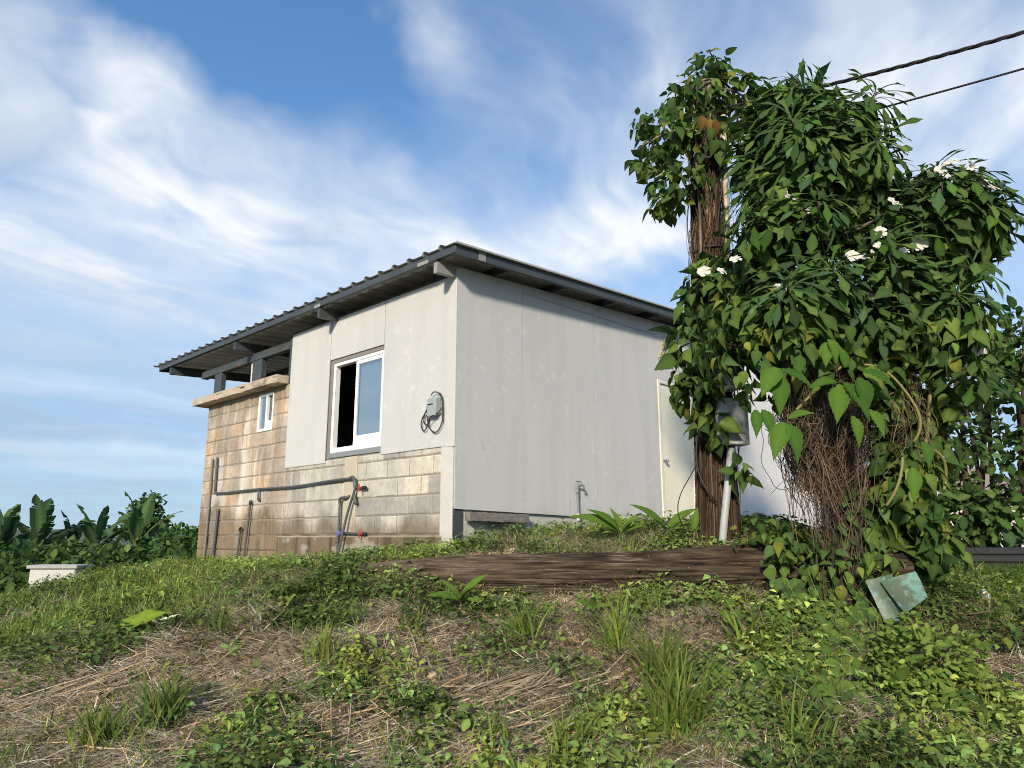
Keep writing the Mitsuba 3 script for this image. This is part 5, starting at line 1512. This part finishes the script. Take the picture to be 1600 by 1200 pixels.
# heart leaved creeper
kh = Kind(HEART, MIDG + [(.10, .17, .035), (.075, .14, .03)], n=5, fold=(.05, .25), droop=(.1, .3), wave=.04, bends=4, seed=131)
for (px, py, sx_, sy_, n, s) in ((1275, 950, 45, 35, 80, .075), (1250, 1080, 55, 45, 120, .085), (1310, 1010, 40, 50, 80, .08), (1190, 960, 40, 20, 26, .07), (1340, 1110, 40, 50, 30, .08), (1230, 900, 25, 30, 30, .07), (1340, 930, 30, 30, 26, .075), (1560, 1120, 40, 50, 40, .085), (1300, 880, 40, 30, 34, .08)):
    pp = np.stack([r8.normal(px, sx_, n), r8.normal(py, sy_, n)], 1)
    pos = []
    for a_, b_ in pp:
        y = float(np.interp(b_, [850, 930, 1050, 1200], [5.25, 4.93, 4.35, 3.55]))
        q_ = at(a_, b_, y)
        q_[2] = max(q_[2], gz(q_[0], q_[1]) + .04 + .07 * r8.random())
        pos.append(q_)
    kh.place(np.array(pos), unit(np.stack([r8.normal(0, .5, n), r8.normal(-.25, .2, n), -np.ones(n)], 1)), unit(np.stack([r8.normal(0, .3, n), -np.ones(n), .75 + r8.normal(0, .25, n)], 1)), np.exp(r8.normal(0, .22, n)) * s)
kh.done('heart_leaf_creeper', 220)
cr = []
for i in range(12):
    a_ = at(r8.uniform(1180, 1390), r8.uniform(880, 1000), 4.9)
    a_[2] = max(a_[2], gz(a_[0], a_[1]) + .02)
    x_, y_ = a_[0] + r8.normal(0, .12), a_[1] - r8.uniform(.1, .3)
    b_ = np.array([x_, y_, gz(x_, y_) + .02])
    add('heart_leaf_creeper__stem', tube(spline([a_, (a_ + b_) / 2 + [r8.normal(0, .04), 0, .05], b_], 10), .0020, 5), 'mat_vinestem', smooth=True)
tag('heart_leaf_creeper', 'creeper with heart shaped leaves spreading down from the right end of the log', 'creeper')
# dead brush
db = []
for (px, py, y, n, sp) in ((1500, 968, 4.95, 420, .16), (1460, 1000, 4.7, 200, .14), (560, 905, 6.2, 260, .16), (600, 880, 6.6, 160, .14), (620, 900, 6.0, 260, .14), (690, 905, 5.8, 200, .12), (260, 900, 7.6, 200, .22), (280, 880, 8.5, 200, .22), (340, 1060, 4.8, 120, .12), (830, 1030, 4.85, 120, .10)):
    c_ = at(px, py, y)
    p0 = np.stack([r8.normal(c_[0], sp, n), r8.normal(c_[1], sp, n)], 1)
    a_ = np.column_stack([p0, gz(p0[:, 0], p0[:, 1]) + r8.uniform(0, .05, n)])
    b_ = a_ + np.stack([r8.normal(0, .09, n), r8.normal(-.02, .09, n), r8.uniform(-.01, .07, n)], 1)
    db.append(fibres(n, a_, b_, r8, .0022, (.10, .068, .048), .04, 6))
stuff('dead_brush', db, 'mat_vertex')
tag('dead_brush', 'brown heaps of dead twigs and roots on the bank', 'twigs', kind='stuff')
# stones
for i, (px, py, y, s, lab) in enumerate(((1195, 938, 5.02, (.15, .07, .06), 'long smooth tan stone under the right part of the log'), (712, 945, 5.35, (.07, .05, .05), 'pale stone at the left foot of the log'), (980, 945, 5.12, (.05, .04, .05), 'small tan stone touching the middle of the log'), (1168, 950, 4.95, (.05, .04, .045), 'pale stone left of the long tan stone'),
                                          (1548, 1065, 4.4, (.045, .04, .05), 'tan stone at the right of the leafy weed'), (1210, 950, 4.9, (.05, .04, .03), 'flat pale stone below the long tan stone'), (905, 1050, 4.55, (.06, .04, .03), 'grey stone in the bare gravelly spot'), (180, 1105, 4.55, (.06, .04, .03), 'pale stone among stalks at the lower left'), (575, 945, 5.6, (.07, .05, .04), 'white grey stone below the dead twigs left of the log'))):
    m = trimesh.creation.icosphere(3)
    v = np.array(m.vertices)
    v *= (1 + .35 * (meshkit.fbm(v * 1.6 + i * 9, 4, i) - .5))[:, None]
    p = at(px, py, y)
    m.vertices = v * np.array(s) * .85 + np.array([p[0], p[1], gz(p[0], p[1]) + s[2] * .1])
    k_ = add('stone', m, 'mat_stone', smooth=True)
    tag(k_, lab, 'stone', 'loose stones on the bank')
for i, (px, py, y, lab) in enumerate(((1535, 920, 5.9, 'fallen white flower on the lawn at right, the upper one'), (1540, 945, 5.5, 'fallen white flower on the lawn at right, the lower one'))):
    p = at(px, py, y)
    p[2] = gz(p[0], p[1]) + .05
    k_ = put('fallen_flower', {**flower_ply, 'to_world': m4(frame(np.array([[1., .2, .1]]), np.array([[.1, -.8, .6]]), np.array([.055]))[0], p)})
    tag(k_, lab, 'flower')
